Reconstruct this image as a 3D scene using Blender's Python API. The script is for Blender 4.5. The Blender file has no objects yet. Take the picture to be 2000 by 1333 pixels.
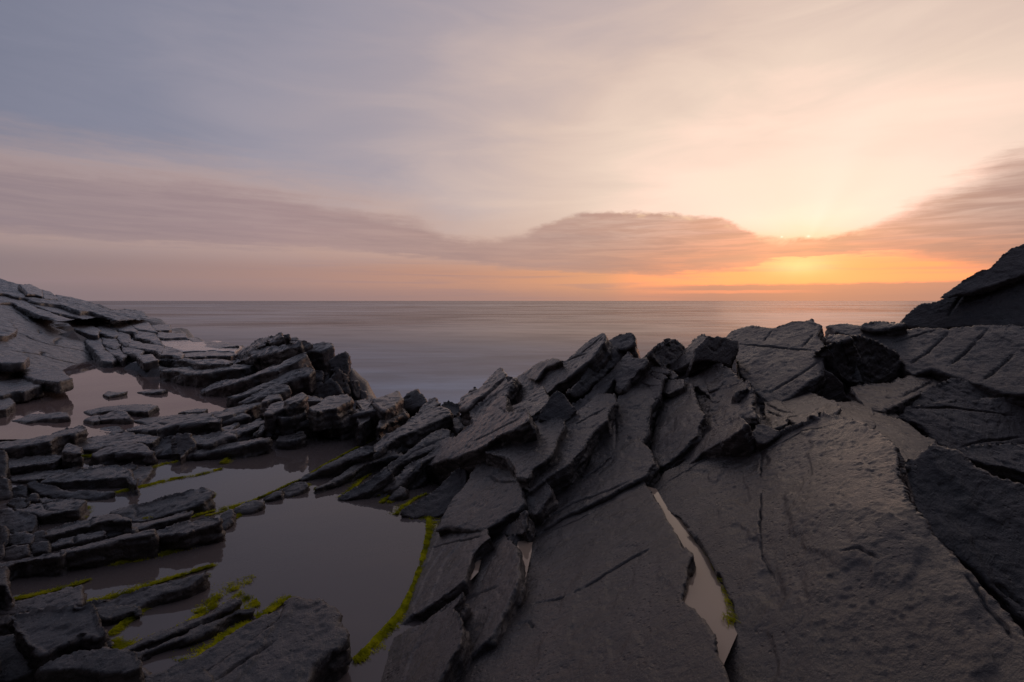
import bpy, bmesh, math, random
import numpy as np
from mathutils import Vector
from mathutils.geometry import tessellate_polygon

SC = bpy.context.scene
COL = SC.collection
random.seed(11)
RNG = np.random.default_rng(11)

# ------------------------------------------------------------------ camera
EYE = 1.7                     # metres above the water of the tide pools
cam = bpy.data.cameras.new('camera')
cam.lens = 18; cam.sensor_width = 36; cam.shift_y = -0.03925
cam.clip_start = 0.05; cam.clip_end = 60000
cam_o = bpy.data.objects.new('camera', cam)
cam_o.location = (0, 0, EYE); cam_o.rotation_euler = (math.radians(90), 0, 0)
COL.objects.link(cam_o); SC.camera = cam_o

SUN_AZ, SUN_EL = 29.9, 6.3    # degrees right of straight ahead, above the horizon

# ------------------------------------------------------------------ sky
def lin(c, g=1.0):
    f = lambda v: (v/255/12.92) if v/255 <= .04045 else ((v/255+.055)/1.055)**2.4
    return tuple(f(v)*g for v in c) + (1.0,)

class NT:
    def __init__(s, tree): s.t = tree; s.n = tree.nodes; s.l = tree.links
    def new(s, typ, **kw):
        nd = s.n.new(typ)
        for k, v in kw.items(): setattr(nd, k, v)
        return nd
    def put(s, sock, v):
        if v is None: return
        if isinstance(v, bpy.types.NodeSocket): s.l.new(v, sock)
        else: sock.default_value = v
    def m(s, op, a, b=None, c=None, clamp=False):
        nd = s.new('ShaderNodeMath', operation=op, use_clamp=clamp)
        s.put(nd.inputs[0], a); s.put(nd.inputs[1], b); s.put(nd.inputs[2], c)
        return nd.outputs[0]
    def vm(s, op, a, b=None, out=0):
        nd = s.new('ShaderNodeVectorMath', operation=op)
        s.put(nd.inputs[0], a); s.put(nd.inputs[1], b)
        return nd.outputs[out]
    def ss(s, x, lo, hi, tlo=0.0, thi=1.0, kind='SMOOTHSTEP'):
        nd = s.new('ShaderNodeMapRange', interpolation_type=kind)
        s.put(nd.inputs['Value'], x); s.put(nd.inputs['From Min'], lo); s.put(nd.inputs['From Max'], hi)
        s.put(nd.inputs['To Min'], tlo); s.put(nd.inputs['To Max'], thi)
        return nd.outputs['Result']
    def mix(s, f, a, b, blend='MIX'):
        nd = s.new('ShaderNodeMix', data_type='RGBA', blend_type=blend)
        s.put(nd.inputs[0], f); s.put(nd.inputs[6], a); s.put(nd.inputs[7], b)
        return nd.outputs[2]
    def ramp(s, x, stops, interp='EASE'):
        nd = s.new('ShaderNodeValToRGB'); cr = nd.color_ramp; cr.interpolation = interp
        while len(cr.elements) < len(stops): cr.elements.new(0.5)
        for e, (p, c) in zip(cr.elements, sorted(stops)):
            e.position = p; e.color = c
        s.put(nd.inputs[0], x); return nd.outputs[0]
    def noise(s, vec, scale, detail=4, rough=.5, dist=0.0, dim='3D', w=None):
        nd = s.new('ShaderNodeTexNoise', noise_dimensions=dim)
        if vec is not None: s.put(nd.inputs['Vector'], vec)
        if w is not None: s.put(nd.inputs['W'], w)
        nd.inputs['Scale'].default_value = scale; nd.inputs['Detail'].default_value = detail
        nd.inputs['Roughness'].default_value = rough; nd.inputs['Distortion'].default_value = dist
        return nd.outputs[0]
    def curve(s, x, pts):
        nd = s.new('ShaderNodeFloatCurve'); c = nd.mapping.curves[0]
        nd.mapping.extend = 'HORIZONTAL'
        while len(c.points) < len(pts): c.points.new(.5, .5)
        for p, (a, b) in zip(c.points, sorted(pts)): p.location = (a, b); p.handle_type = 'AUTO'
        nd.mapping.update(); s.put(nd.inputs['Value'], x)
        return nd.outputs[0]
    def comb(s, x, y, z):
        nd = s.new('ShaderNodeCombineXYZ'); s.put(nd.inputs[0], x); s.put(nd.inputs[1], y); s.put(nd.inputs[2], z)
        return nd.outputs[0]

def hot(c, r=1.0, g=1.0, b=1.0):
    q = lin(c); return (q[0]*r, q[1]*g, q[2]*b, 1.0)

def azel(px, py):
    a = math.atan((px-1000)/1000)
    return math.degrees(a), math.degrees(math.atan((588-py)/1000*math.cos(a)))

world = bpy.data.worlds.new('World'); SC.world = world; world.use_nodes = True
w = NT(world.node_tree); w.n.clear()
dirv = w.new('ShaderNodeTexCoord').outputs['Generated']
sep = w.new('ShaderNodeSeparateXYZ'); w.l.new(w.vm('NORMALIZE', dirv), sep.inputs[0])
X, Y, Z = sep.outputs
DEG = 57.29578
az = w.m('MULTIPLY', w.m('ARCTAN2', X, Y), DEG)
el = w.m('MULTIPLY', w.m('ARCSINE', Z), DEG)
sa, se = math.radians(SUN_AZ), math.radians(SUN_EL)
sund = (math.sin(sa)*math.cos(se), math.cos(sa)*math.cos(se), math.sin(se))
th = w.m('MULTIPLY', w.m('ARCCOSINE', w.vm('DOT_PRODUCT', w.vm('NORMALIZE', dirv), sund, out=1)), DEG)
daz = w.m('ABSOLUTE', w.m('SUBTRACT', az, SUN_AZ))
# wisps: noise drawn out along the horizon
svec = w.comb(w.m('MULTIPLY', az, .05), w.m('MULTIPLY', el, .22), 0.0)
wisp = w.noise(svec, 1.0, 5, .55, .6)
puff = w.noise(w.comb(w.m('MULTIPLY', az, .35), w.m('MULTIPLY', el, .8), 3.0), 1.0, 6, .62, .3)
fine = w.noise(w.comb(w.m('MULTIPLY', az, 1.1), w.m('MULTIPLY', el, 2.2), 7.0), 1.0, 5, .6, .2)
# air without cloud: colour by the angle from the sun
thv = w.m('SQRT', w.m('ADD', w.m('POWER', daz, 2.0), w.m('POWER', w.m('MULTIPLY', w.m('ABSOLUTE', w.m('SUBTRACT', el, SUN_EL)), 1.35), 2.0)))
thw = w.m('ADD', thv, w.m('MULTIPLY', w.m('SUBTRACT', wisp, .5), 20.0))
D = 180.0
clear = w.ramp(w.m('DIVIDE', thw, D), [
    (0.0, hot((255, 240, 216), 1.7, 1.05)), (6/D, hot((255, 236, 213), 1.4)), (13/D, hot((254, 231, 211), 1.12)), (21/D, lin((242, 216, 198))),
    (29/D, lin((223, 198, 185))), (38/D, lin((199, 180, 177))), (48/D, lin((174, 163, 170))), (58/D, lin((158, 153, 166))),
    (70/D, lin((137, 138, 156))), (85/D, lin((116, 121, 141))), (125/D, lin((86, 90, 108))), (180/D, lin((70, 74, 90)))], 'LINEAR')
# warm air low over the horizon
low = w.ramp(w.m('DIVIDE', daz, D), [
    (0.0, hot((255, 194, 116), 2.2)), (10/D, hot((254, 180, 116), 1.5)), (20/D, lin((230, 163, 122))), (34/D, lin((200, 150, 128))),
    (52/D, lin((176, 141, 132))), (75/D, lin((146, 128, 130))), (120/D, lin((100, 98, 110))), (180/D, lin((76, 78, 92)))], 'LINEAR')
strk0 = w.noise(w.comb(w.m('MULTIPLY', az, .05), w.m('MULTIPLY', el, 1.3), 31.0), 1.0, 6, .6, .4)
elw = w.m('ADD', el, w.m('MULTIPLY', w.m('SUBTRACT', wisp, .5), 3.0))
low = w.mix(w.m('MULTIPLY', w.ss(strk0, .48, .7), .38), low, lin((158, 134, 138)))
col = w.mix(w.ss(elw, 8.5, 2.8), clear, low)
# core of light below the cloud
gx = w.m('DIVIDE', w.m('SUBTRACT', az, azel(1560, 520)[0]), 2.7); gy = w.m('DIVIDE', w.m('SUBTRACT', el, azel(1560, 519)[1]), .85)
core = w.m('EXPONENT', w.m('MULTIPLY', w.m('ADD', w.m('MULTIPLY', gx, gx), w.m('MULTIPLY', gy, gy)), -1.0))
col = w.mix(w.m('MULTIPLY', core, .75), col, hot((255, 226, 158), 2.6, 1.1))
# rays fanning up from the sun
phi = w.m('ARCTAN2', w.m('SUBTRACT', el, SUN_EL-1.0), w.m('SUBTRACT', az, SUN_AZ))
ray = w.noise(None, 1.2, 1, .5, 0, '1D', phi)
rayk = w.m('MULTIPLY', w.ss(th, 34, 3), w.m('SUBTRACT', ray, .5))
col = w.mix(1.0, col, w.comb(*[w.m('ADD', 1.0, w.m('MULTIPLY', rayk, k)) for k in (.10, .13, .17)]), 'MULTIPLY')
# cloud bank: lower and upper edge against azimuth
AZ0, AZR, ELR = -70.0, 140.0, 20.0
def edge(pts):
    out = []
    for p in pts:
        a, e = azel(*p); out.append(((a-AZ0)/AZR, e/ELR))
    return out
azn = w.m('DIVIDE', w.m('SUBTRACT', az, AZ0), AZR)
top = w.m('MULTIPLY', w.curve(azn, edge([(-300, 290), (0, 322), (220, 345), (420, 366), (620, 398), (800, 432), (930, 470),
    (1010, 462), (1075, 436), (1140, 418), (1290, 417), (1390, 427), (1450, 446), (1510, 466), (1600, 467), (1680, 449),
    (1780, 410), (1880, 362), (2000, 300), (2200, 250)])), ELR)
bot = w.m('MULTIPLY', w.curve(azn, edge([(-300, 440), (0, 452), (220, 468), (420, 478), (620, 484), (800, 500), (950, 518),
    (1100, 530), (1250, 534), (1400, 530), (1470, 520), (1510, 508), (1600, 503), (1700, 494), (1800, 500), (1900, 518), (2000, 528), (2300, 540)])), ELR)
strk = w.noise(w.comb(w.m('MULTIPLY', w.m('ADD', az, w.m('MULTIPLY', el, 2.2)), .07), w.m('MULTIPLY', el, .75), 11.0), 1.0, 6, .62, .5)
strk2 = w.noise(w.comb(w.m('MULTIPLY', w.m('ADD', az, w.m('MULTIPLY', el, 1.5)), .16), w.m('MULTIPLY', el, 1.9), 19.0), 1.0, 5, .6, .4)
lump = w.m('ADD', w.m('MULTIPLY', w.m('SUBTRACT', puff, .5), 2.0), w.m('MULTIPLY', w.m('SUBTRACT', fine, .5), .8))
softT = w.curve(azn, [(0, .75), (.30, .70), (.46, .46), (.53, .24), (.60, .15), (.66, .2), (.72, .16), (.755, .4), (.80, .85), (1, .9)])
softT = w.m('MULTIPLY', softT, 3.4)
lumpk = w.m('ADD', w.m('MULTIPLY', lump, .62), w.m('MULTIPLY', w.m('MULTIPLY', w.m('SUBTRACT', strk, .5), softT), 1.7))
eT = w.m('ADD', el, lumpk)
mT = w.ss(w.m('SUBTRACT', top, eT), w.m('MULTIPLY', softT, -.5), w.m('MULTIPLY', softT, .5))
eB = w.m('ADD', w.m('ADD', el, w.m('MULTIPLY', lump, .3)), w.m('MULTIPLY', w.m('SUBTRACT', strk2, .5), 2.2))
softB = w.m('MULTIPLY', w.curve(azn, [(0, .8), (.35, .7), (.55, .45), (.66, .5), (.71, .18), (.745, .3), (.8, .7), (1, .8)]), 1.5)
mB = w.ss(w.m('SUBTRACT', eB, bot), w.m('MULTIPLY', softB, -.5), w.m('MULTIPLY', softB, .5))
mask = w.m('MULTIPLY', mT, mB)
veil = w.m('MULTIPLY', w.ss(w.m('SUBTRACT', eT, top), 4.5, -.5), w.ss(az, 14, -4))       # thin pink veil above the left wing
veil = w.m('MULTIPLY', veil, w.ss(el, 3.0, 6.0))
col = w.mix(w.m('MULTIPLY', veil, .5), col, lin((208, 172, 154)))
ccol = w.ramp(w.m('DIVIDE', daz, 90.0), [
    (0.0, lin((228, 168, 128))), (7/90, lin((212, 156, 128))), (14/90, lin((197, 148, 128))), (24/90, lin((187, 149, 137))),
    (38/90, lin((178, 147, 141))), (55/90, lin((165, 140, 142))), (75/90, lin((150, 133, 139))), (1.0, lin((134, 124, 132)))], 'LINEAR')
ccol = w.mix(w.m('MULTIPLY', w.ss(strk, .35, .7), .22), ccol, lin((128, 112, 120)))
# right wing of the bank is darker
ccol = w.mix(w.m('MULTIPLY', w.ss(az, 34, 48), .55), ccol, lin((146, 118, 116)))
col = w.mix(w.m('MULTIPLY', mask, w.ss(strk2, .7, .34, .66, .9)), col, ccol)
# lit rim on the puffy upper edge
rim = w.m('MULTIPLY', w.m('MULTIPLY', mask, w.ss(w.m('SUBTRACT', top, eT), .75, .1)), w.m('MULTIPLY', w.ss(th, 30, 6), w.ss(softT, 1.2, .4)))
col = w.mix(w.m('MULTIPLY', w.m('MULTIPLY', rim, .7), w.ss(puff, .44, .62)), col, lin((255, 214, 168), 1.02))
# two slits where the sun itself shows through the cloud top
for (px, py, r) in ((1527, 463, .10), (1579, 462, .13)):
    a0, e0 = azel(px, py)
    q = w.m('ADD', w.m('POWER', w.m('SUBTRACT', az, a0), 2.0), w.m('MULTIPLY', w.m('POWER', w.m('SUBTRACT', el, e0), 2.0), 1.5))
    spot = w.m('EXPONENT', w.m('MULTIPLY', q, -1/(r*r)))
    col = w.mix(w.m('MULTIPLY', spot, 1.0), col, lin((255, 242, 210), 1.15))
# low stratus strip lying on the horizon, thicker to the right, and its thin gap
ragged = w.m('MULTIPLY', w.m('SUBTRACT', w.noise(w.comb(w.m('MULTIPLY', az, .5), w.m('MULTIPLY', el, 1.2), 1.0), 1.0, 5, .6), .5), .5)
stripT = w.ss(w.m('ADD', el, ragged), azel(1600, 553)[1]+.06, azel(1600, 556)[1]-.06)
gap = w.m('MULTIPLY', w.ss(w.m('ABSOLUTE', w.m('SUBTRACT', w.m('ADD', el, w.m('MULTIPLY', ragged, .6)), .92)), .24, .08), w.ss(az, 34, 22))
strip = w.m('MULTIPLY', w.m('MULTIPLY', stripT, w.ss(az, 12, 22)), w.m('SUBTRACT', 1.0, w.m('MULTIPLY', gap, .75)))
scol = w.ramp(w.m('DIVIDE', daz, 90.0), [(0.0, lin((214, 150, 116))), (14/90, lin((196, 143, 122))), (30/90, lin((176, 138, 128))), (60/90, lin((146, 124, 126))), (1.0, lin((128, 116, 122)))], 'LINEAR')
col = w.mix(w.m('MULTIPLY', strip, .88), col, scol)
haze_low = w.ss(w.m('ADD', el, w.m('MULTIPLY', ragged, .8)), 2.2, .25)
col = w.mix(w.m('MULTIPLY', haze_low, .7), col, w.mix(.22, scol, lin((120, 112, 122))))
# below the horizon (never seen, the sea covers it)
col = w.mix(w.ss(el, -.2, -2.0), col, lin((70, 68, 72)))
# the physical sky adds its own faint dusk light
sky = w.new('ShaderNodeTexSky', sky_type='NISHITA', sun_disc=False)
sky.sun_elevation = math.radians(SUN_EL); sky.sun_rotation = math.radians(SUN_AZ)
sky.dust_density = 2.5
bg1 = w.new('ShaderNodeBackground'); bg1.inputs[1].default_value = .95; w.l.new(col, bg1.inputs[0])
bg2 = w.new('ShaderNodeBackground'); bg2.inputs[1].default_value = .0015; w.l.new(sky.outputs[0], bg2.inputs[0])
ad = w.new('ShaderNodeAddShader'); w.l.new(bg1.outputs[0], ad.inputs[0]); w.l.new(bg2.outputs[0], ad.inputs[1])
wo = w.new('ShaderNodeOutputWorld'); w.l.new(ad.outputs[0], wo.inputs[0])

# ------------------------------------------------------------------ sun, veiled by the cloud bank
sun = bpy.data.lights.new('sun', 'SUN'); sun.energy = .02; sun.angle = math.radians(16); sun.color = (1.0, .60, .34)
sun_o = bpy.data.objects.new('sun', sun); COL.objects.link(sun_o)
sun_o.rotation_euler = Vector(sund).to_track_quat('Z', 'Y').to_euler()

SC.view_settings.view_transform = 'Standard'; SC.view_settings.look = 'None'
SC.view_settings.exposure = 0.0; SC.view_settings.gamma = 1.0
SC.view_settings.use_curve_mapping = False
SC.cycles.use_denoising = True
SC.cycles.max_bounces = 6; SC.cycles.diffuse_bounces = 3; SC.cycles.transparent_max_bounces = 12
SC.cycles.caustics_reflective = False; SC.cycles.caustics_refractive = False

# ------------------------------------------------------------------ numeric noise
def _hash(ix, iy, iz, s):
    h = (ix.astype(np.uint32)*np.uint32(374761393) + iy.astype(np.uint32)*np.uint32(668265263)
         + iz.astype(np.uint32)*np.uint32(2147483647) + np.uint32(s*974711+13))
    h = (h ^ (h >> np.uint32(13)))*np.uint32(1274126177)
    h = (h ^ (h >> np.uint32(16)))*np.uint32(2246822519)
    h ^= h >> np.uint32(15)
    return h.astype(np.float32)*np.float32(1/4294967296.0)

def vnoise(p, s=0):
    """value noise in -1..1 on an (n,3) array"""
    f = np.floor(p); t = (p-f).astype(np.float32); i = f.astype(np.int64)
    t = t*t*t*(t*(t*6-15)+10)
    x, y, z = i[:, 0], i[:, 1], i[:, 2]
    def c(a, b, d): return _hash(x+a, y+b, z+d, s)
    tx, ty, tz = t[:, 0], t[:, 1], t[:, 2]
    def L(a, b, k): return a+(b-a)*k
    return 2*L(L(L(c(0,0,0), c(1,0,0), tx), L(c(0,1,0), c(1,1,0), tx), ty),
               L(L(c(0,0,1), c(1,0,1), tx), L(c(0,1,1), c(1,1,1), tx), ty), tz)-1

def fbm(p, octv=4, s=0, gain=.5):
    a, r, tot = 1.0, 0.0, 0.0
    for o in range(octv):
        r = r + a*vnoise(p*(2.03**o)+17.3*o, s+o); tot += a; a *= gain
    return r/tot

def cells(p, s=0, tilt=.9):
    """worley facets: every nearest-seed cell is a small flat with its own height and lean"""
    i = np.floor(p).astype(np.int64); n = len(p); best = np.full(n, 9e9, np.float32); out = np.zeros(n, np.float32)
    for a in (-1, 0, 1):
        for b in (-1, 0, 1):
            for c in (-1, 0, 1):
                q0, q1, q2 = i[:, 0]+a, i[:, 1]+b, i[:, 2]+c
                hx = _hash(q0, q1, q2, s); hy = _hash(q0, q1, q2, s+1); hz = _hash(q0, q1, q2, s+2)
                dx = (q0+hx-p[:, 0]).astype(np.float32); dy = (q1+hy-p[:, 1]).astype(np.float32); dz = (q2+hz-p[:, 2]).astype(np.float32)
                d = dx*dx+dy*dy+dz*dz
                k = d < best
                best[k] = d[k]
                out[k] = ((hx+hy*7) % 1.0+tilt*((hy-.5)*dx+(hz-.5)*dy+(hx-.5)*dz))[k]
    return out

def near_seed(p, s=0):
    i = np.floor(p).astype(np.int64); best = np.full(len(p), 9e9, np.float32)
    for a in (-1, 0, 1):
        for b in (-1, 0, 1):
            for c in (-1, 0, 1):
                q0, q1, q2 = i[:, 0]+a, i[:, 1]+b, i[:, 2]+c
                d = (q0+_hash(q0, q1, q2, s)-p[:, 0])**2+(q1+_hash(q0, q1, q2, s+1)-p[:, 1])**2+(q2+_hash(q0, q1, q2, s+2)-p[:, 2])**2
                best = np.minimum(best, d)
    return best

def sstep(x, a, b):
    t = np.clip((x-a)/(b-a), 0, 1); return t*t*(3-2*t)

# ------------------------------------------------------------------ survey of the shore
# bearings are written as (x, y) in a 2000 x 1333 frame, with the distance ahead d in metres or the height z
CAM = np.array([0, 0, EYE])
def rays(p):
    p = np.asarray(p, float)
    return np.stack([(p[:, 0]-1000)/1000, np.ones(len(p)), (588-p[:, 1])/1000], 1)
def at(x, y, d): return CAM + d*rays([(x, y)])[0]
def at_z(x, y, z): return at(x, y, (EYE-z)/((y-588)/1000))
def frame(P):
    r = (P-CAM); return np.stack([1000+1000*r[:, 0]/r[:, 1], 588-1000*r[:, 2]/r[:, 1]], 1)

SURVEY = []
def sz(z, *pts):
    for x, y in pts: SURVEY.append((x, y, (EYE-z)/((y-588)/1000)))
def sd(d, *pts):
    for x, y in pts: SURVEY.append((x, y, d))
sz(0.0, (600, 1000), (450, 1100), (600, 1200), (700, 1290), (840, 1040), (620, 900), (300, 960), (400, 780), (150, 800), (680, 860), (420, 1250), (760, 960))
sz(.12, (100, 1250), (50, 1100), (50, 950), (300, 870), (550, 820), (100, 870), (0, 1333), (250, 1400))
sz(.12, (760, 1250), (800, 1333))
sz(.26, (1000, 1050), (1000, 1180), (940, 1280), (920, 1000)); sz(.3, (900, 1420))
sz(.55, (1420, 1150), (1290, 975), (1410, 1290), (1330, 1150)); sz(.42, (1180, 1150), (1160, 1333))
sz(.85, (1900, 1150), (1900, 1330)); sd(2.25, (1750, 900)); sd(2.8, (1600, 815)); sd(2.9, (1480, 865)); sd(1.75, (1700, 1100)); sd(1.45, (1700, 1333))
sd(2.4, (1900, 950)); sd(1.85, (2030, 1080)); sd(2.9, (1850, 860)); sd(2.9, (2050, 880)); sd(3.6, (1700, 780))
sd(3.9, (1850, 760)); sd(3.7, (2050, 780)); sd(4.6, (1650, 650), (1850, 640), (2050, 640)); sd(4.2, (1700, 710))
sd(5.4, (2020, 490), (1845, 580), (1950, 600))
sd(5.4, (1180, 655)); sd(5.3, (1237, 655)); sd(5.5, (1000, 760)); sd(4.9, (1100, 760)); sd(5.2, (1300, 690)); sd(4.9, (1450, 650), (1560, 630))
sd(4.3, (1480, 740), (1560, 740)); sd(3.7, (1500, 800)); sd(3.3, (1420, 830)); sd(4.0, (1350, 780)); sd(3.6, (1300, 870)); sd(4.3, (1220, 800))
sd(3.05, (1250, 950)); sd(3.55, (1100, 900)); sd(4.1, (1030, 850)); sd(3.7, (950, 930)); sd(3.2, (1040, 970)); sd(4.6, (900, 850))
sd(5.9, (870, 800)); sd(6.6, (790, 800)); sd(7.5, (710, 775)); sd(8.2, (640, 760))
sd(9.6, (640, 690)); sd(10.2, (540, 655)); sd(9.0, (330, 718)); sd(9.1, (480, 715)); sd(8.3, (520, 750)); sd(9.6, (560, 700))
sd(22, (0, 548), (-80, 530)); sd(28, (180, 592)); sd(29, (275, 612)); sd(24, (330, 640)); sd(15.5, (460, 680)); sd(16, (100, 665)); sd(19.5, (60, 610)); sd(12.6, (130, 722)); sd(12, (330, 705)); sd(19, (250, 650)); sd(9.6, (30, 762)); sd(13.5, (150, 712), (230, 705))

_S = np.array(SURVEY, float); _P = _S[:, :2]/1000; _W = 1/_S[:, 2]
def _k(r2): return .5*r2*np.log(r2+1e-9)
def _solve():
    n = len(_P); d2 = ((_P[:, None]-_P[None])**2).sum(-1)
    A = np.zeros((n+3, n+3)); A[:n, :n] = _k(d2)+np.eye(n)*.002
    A[:n, n:] = np.c_[np.ones(n), _P]; A[n:, :n] = A[:n, n:].T
    return np.linalg.solve(A, np.r_[_W, 0, 0, 0])
_C = _solve()
def tps(p):
    q = np.asarray(p, float)/1000; out = np.empty(len(q))
    for a in range(0, len(q), 60000):
        b = q[a:a+60000]; d2 = ((b[:, None]-_P[None])**2).sum(-1)
        out[a:a+60000] = _k(d2)@_C[:-3]+_C[-3]+b@_C[-2:]
    return np.maximum(out, .03)

# ------------------------------------------------------------------ rock builder
def tag(o, label=None, cat=None, group=None, kind=None):
    for k, v in (('label', label), ('category', cat), ('group', group), ('kind', kind)):
        if v: o[k] = v
    return o

def ledge(P, o, part=.42):
    """a bed seen edge-on: keep the narrow upper surface of the outline, the rest is its upright front"""
    A = np.array(P); x0, x1 = A[:, 0].min(), A[:, 0].max(); T = []; Bm = []; H = []
    for x in np.linspace(x0+.01, x1-.01, 11):
        ys = []
        for i in range(len(A)):
            (xa, ya), (xb, yb) = A[i], A[(i+1) % len(A)]
            if (xa <= x) != (xb <= x): ys.append(ya+(yb-ya)*(x-xa)/(xb-xa))
        if len(ys) < 2: continue
        h = max(ys)-min(ys); H.append(h); T.append((x, min(ys))); Bm.append((x, min(ys)+max(h*part, 2.5)))
    o = dict(o); o['n'] = (o['n'][0], -.1, 1.0); o['f'] = (1-part)*float(np.mean(H)); o.setdefault('zb', max(0.0, o['z']-.2))
    return T+Bm[::-1], o

ROCKS = []; BLOCK = [0, 0, 1.0]
def block(ox, oy, s): BLOCK[:] = [ox, oy, s]
def R(name, label, th, pts, par=None, **o):
    ox, oy, s = BLOCK
    P = [(x/s+ox, y/s+oy) for x, y in pts]
    cr = [[(x/s+ox, y/s+oy) for x, y in c] for c in o.pop('cracks', [])]
    if o.get('n') and 'z' in o and o['n'][1] <= -.3 and o.pop('split', P[0][0] < 640 and o.get('sm', 0) < 5 and name != 'stone'):
        P, o = ledge(P, o); th = max(th, .34)
    o.pop('split', None)
    ROCKS.append(dict(name=name, label=label, th=th, pts=P, par=par, cracks=cr, **o))
    return ROCKS[-1]
C_ = lambda par, th, pts, name='rock_slab', **o: R(name, None, th, pts, par=par, **o)

def plane_of(r):
    P = np.array(r['pts']); c = P.mean(0)
    if 'z' in r:
        n = np.array(r.get('n', (-.08, -.05, 1.0)), float); n /= np.linalg.norm(n)
        j = P[:, 1].argmax(); zb = r.get('zb', max(0.0, r['z']-.2))
        if 'f' in r:                                  # f: height of the dark front face, in frame units
            y = P[j, 1]; z = EYE-(y-588)*(EYE-zb)/(y+r['f']-588)
            return at_z(P[j, 0], y, z), n
        if n[1] < -.2: return at_z(P[j, 0], P[j, 1], zb+.012), n
        return at_z(c[0], c[1], r['z']), n
    if 'fit' in r:
        Q = np.array([(at if r.get('byd') else at_z)(x, y, h) for x, y, h in r['fit']]); m = Q.mean(0)
        n = np.linalg.svd(Q-m)[2][2]; n = n if n[2] > 0 else -n
        rc = rays(c[None])[0]; return CAM+rc*((n@(m-CAM))/(n@rc)), n
    if 'n' in r:
        n = np.array(r['n'], float); n /= np.linalg.norm(n)
        d = r.get('d') or 1/tps(c[None])[0]
        return at(c[0], c[1], d), n
    rad = r.get('rad', 45)
    an = np.linspace(0, 2*np.pi, 12, endpoint=False)
    Q = np.vstack([P, c+rad*np.c_[np.cos(an), np.sin(an)], P*.5+c*.5])
    wv = tps(Q); A = np.c_[rays(Q)[:, 0], np.ones(len(Q)), rays(Q)[:, 2]]
    N = np.linalg.lstsq(A, wv, rcond=None)[0]
    wc = N@rays(c[None])[0]
    k = r.get('k', .8 if c[0] > 650 else 0.0)*wc
    N = N + np.array([k, -k*(c[0]-1000)/1000, 0])
    if 'flat' in r:                                   # bed lying flatter than the slope: its front edge juts out
        P0 = at(c[0], c[1], 1/wc); n = -N/np.linalg.norm(N); n = n*(1-r['flat'])+np.array([0, 0, r['flat']]); n /= np.linalg.norm(n)
        return P0, n
    if 'd' in r: N *= 1/r['d']/(N@rays(c[None])[0])
    N *= 1/r.get('dd', 1.0)
    wc = N@rays(c[None])[0]
    P0 = at(c[0], c[1], 1/wc); n = -N/np.linalg.norm(N)
    return P0, n

def swell_out(P, g, tuck=0):
    """push an outline out by g"""
    n = len(P); ar = sum(P[j][0]*P[(j+1) % n][1]-P[(j+1) % n][0]*P[j][1] for j in range(n)); s = 1 if ar > 0 else -1
    out = []
    for j in range(n):
        a, b, c = P[j-1], P[j], P[(j+1) % n]
        d1 = np.array([b[0]-a[0], b[1]-a[1]], float); d2 = np.array([c[0]-b[0], c[1]-b[1]], float)
        d1 /= np.linalg.norm(d1)+1e-9; d2 /= np.linalg.norm(d2)+1e-9
        m = np.array([d1[1]+d2[1], -d1[0]-d2[0]])*s; L = np.linalg.norm(m)
        m = m/max(L, .5)*min(2/max(L, .5), 1.6)
        gg = g+tuck*max(0.0, min(1.0, (-m[0]*.6-m[1]*.8-.1)*1.6)); out.append((b[0]+m[0]*gg, b[1]+m[1]*gg))
    return out

def outline(P, seed, amp, step):
    rg = random.Random(seed); out = []
    def sub(a, b, lvl):
        L = math.hypot(b[0]-a[0], b[1]-a[1])
        if L < step or lvl > 5: return [a]
        t = rg.uniform(.4, .6); o = rg.gauss(0, 1)*amp*min(L, 60)
        nx, ny = -(b[1]-a[1])/L, (b[0]-a[0])/L
        mdl = (a[0]+(b[0]-a[0])*t+nx*o, a[1]+(b[1]-a[1])*t+ny*o)
        return sub(a, mdl, lvl+1)+sub(mdl, b, lvl+1)
    for i in range(len(P)): out += sub(P[i], P[(i+1) % len(P)], 0)
    return out

def prism(r, i):
    P0, n = plane_of(r); r['P0'], r['N'] = P0, n
    tuck = r.get('tuck', 10 if (min(y for _, y in r['pts']) > 722 and min(x for x, _ in r['pts']) > 740 and 'n' not in r) else 0)
    pp = outline(swell_out(r['pts'], r.get('g', 1.2), tuck), i*7+3, r.get('edge', .035), 7)
    Rr = rays(pp); num = n@(P0-CAM); t = num/(Rr@n); tc = (P0-CAM)[1]
    t = np.clip(np.where(t <= 0, tc*1.6, t), tc*.55, tc*1.7)
    T = CAM+t[:, None]*Rr
    r['dm'] = float(np.median(t)); r['top'] = T
    up = np.array([0, 0, 1.0]); e = np.array(r['e'], float) if 'e' in r else -(r.get('a', .5)*n+(1-r.get('a', .5))*up)
    e /= np.linalg.norm(e)
    r['ext'] = e; cen = T.mean(0); fl = r.get('flare', .12)
    Bt = T + e*r['th'] + (T-cen)*fl*min(1, r['th'])
    r['low'] = Bt
    m = len(T); V = np.vstack([T, Bt])
    tri = tessellate_polygon([[Vector((x, y, 0)) for x, y in pp]])
    F = []
    for a, b, c in tri:
        F.append((a, b, c)); F.append((a+m, c+m, b+m))
    area = sum(pp[j][0]*pp[(j+1) % m][1]-pp[(j+1) % m][0]*pp[j][1] for j in range(m))
    # make windings agree with the outline direction
    def sgn(f): 
        (ax, ay), (bx, by), (cx, cy) = (pp[k % m] for k in f); return (bx-ax)*(cy-ay)-(by-ay)*(cx-ax)
    F2 = []
    for f in F:
        topf = f[0] < m; s = sgn(f)
        want = -1 if topf else 1            # frame y runs down
        F2.append(f if s*want > 0 else (f[0], f[2], f[1]))
    for j in range(m):
        k = (j+1) % m
        F2.append((j, k, k+m, j+m) if area > 0 else (k, j, j+m, k+m))
    me = bpy.data.meshes.new('raw'); me.from_pydata(V.tolist(), [], F2); me.update()
    return me

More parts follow.
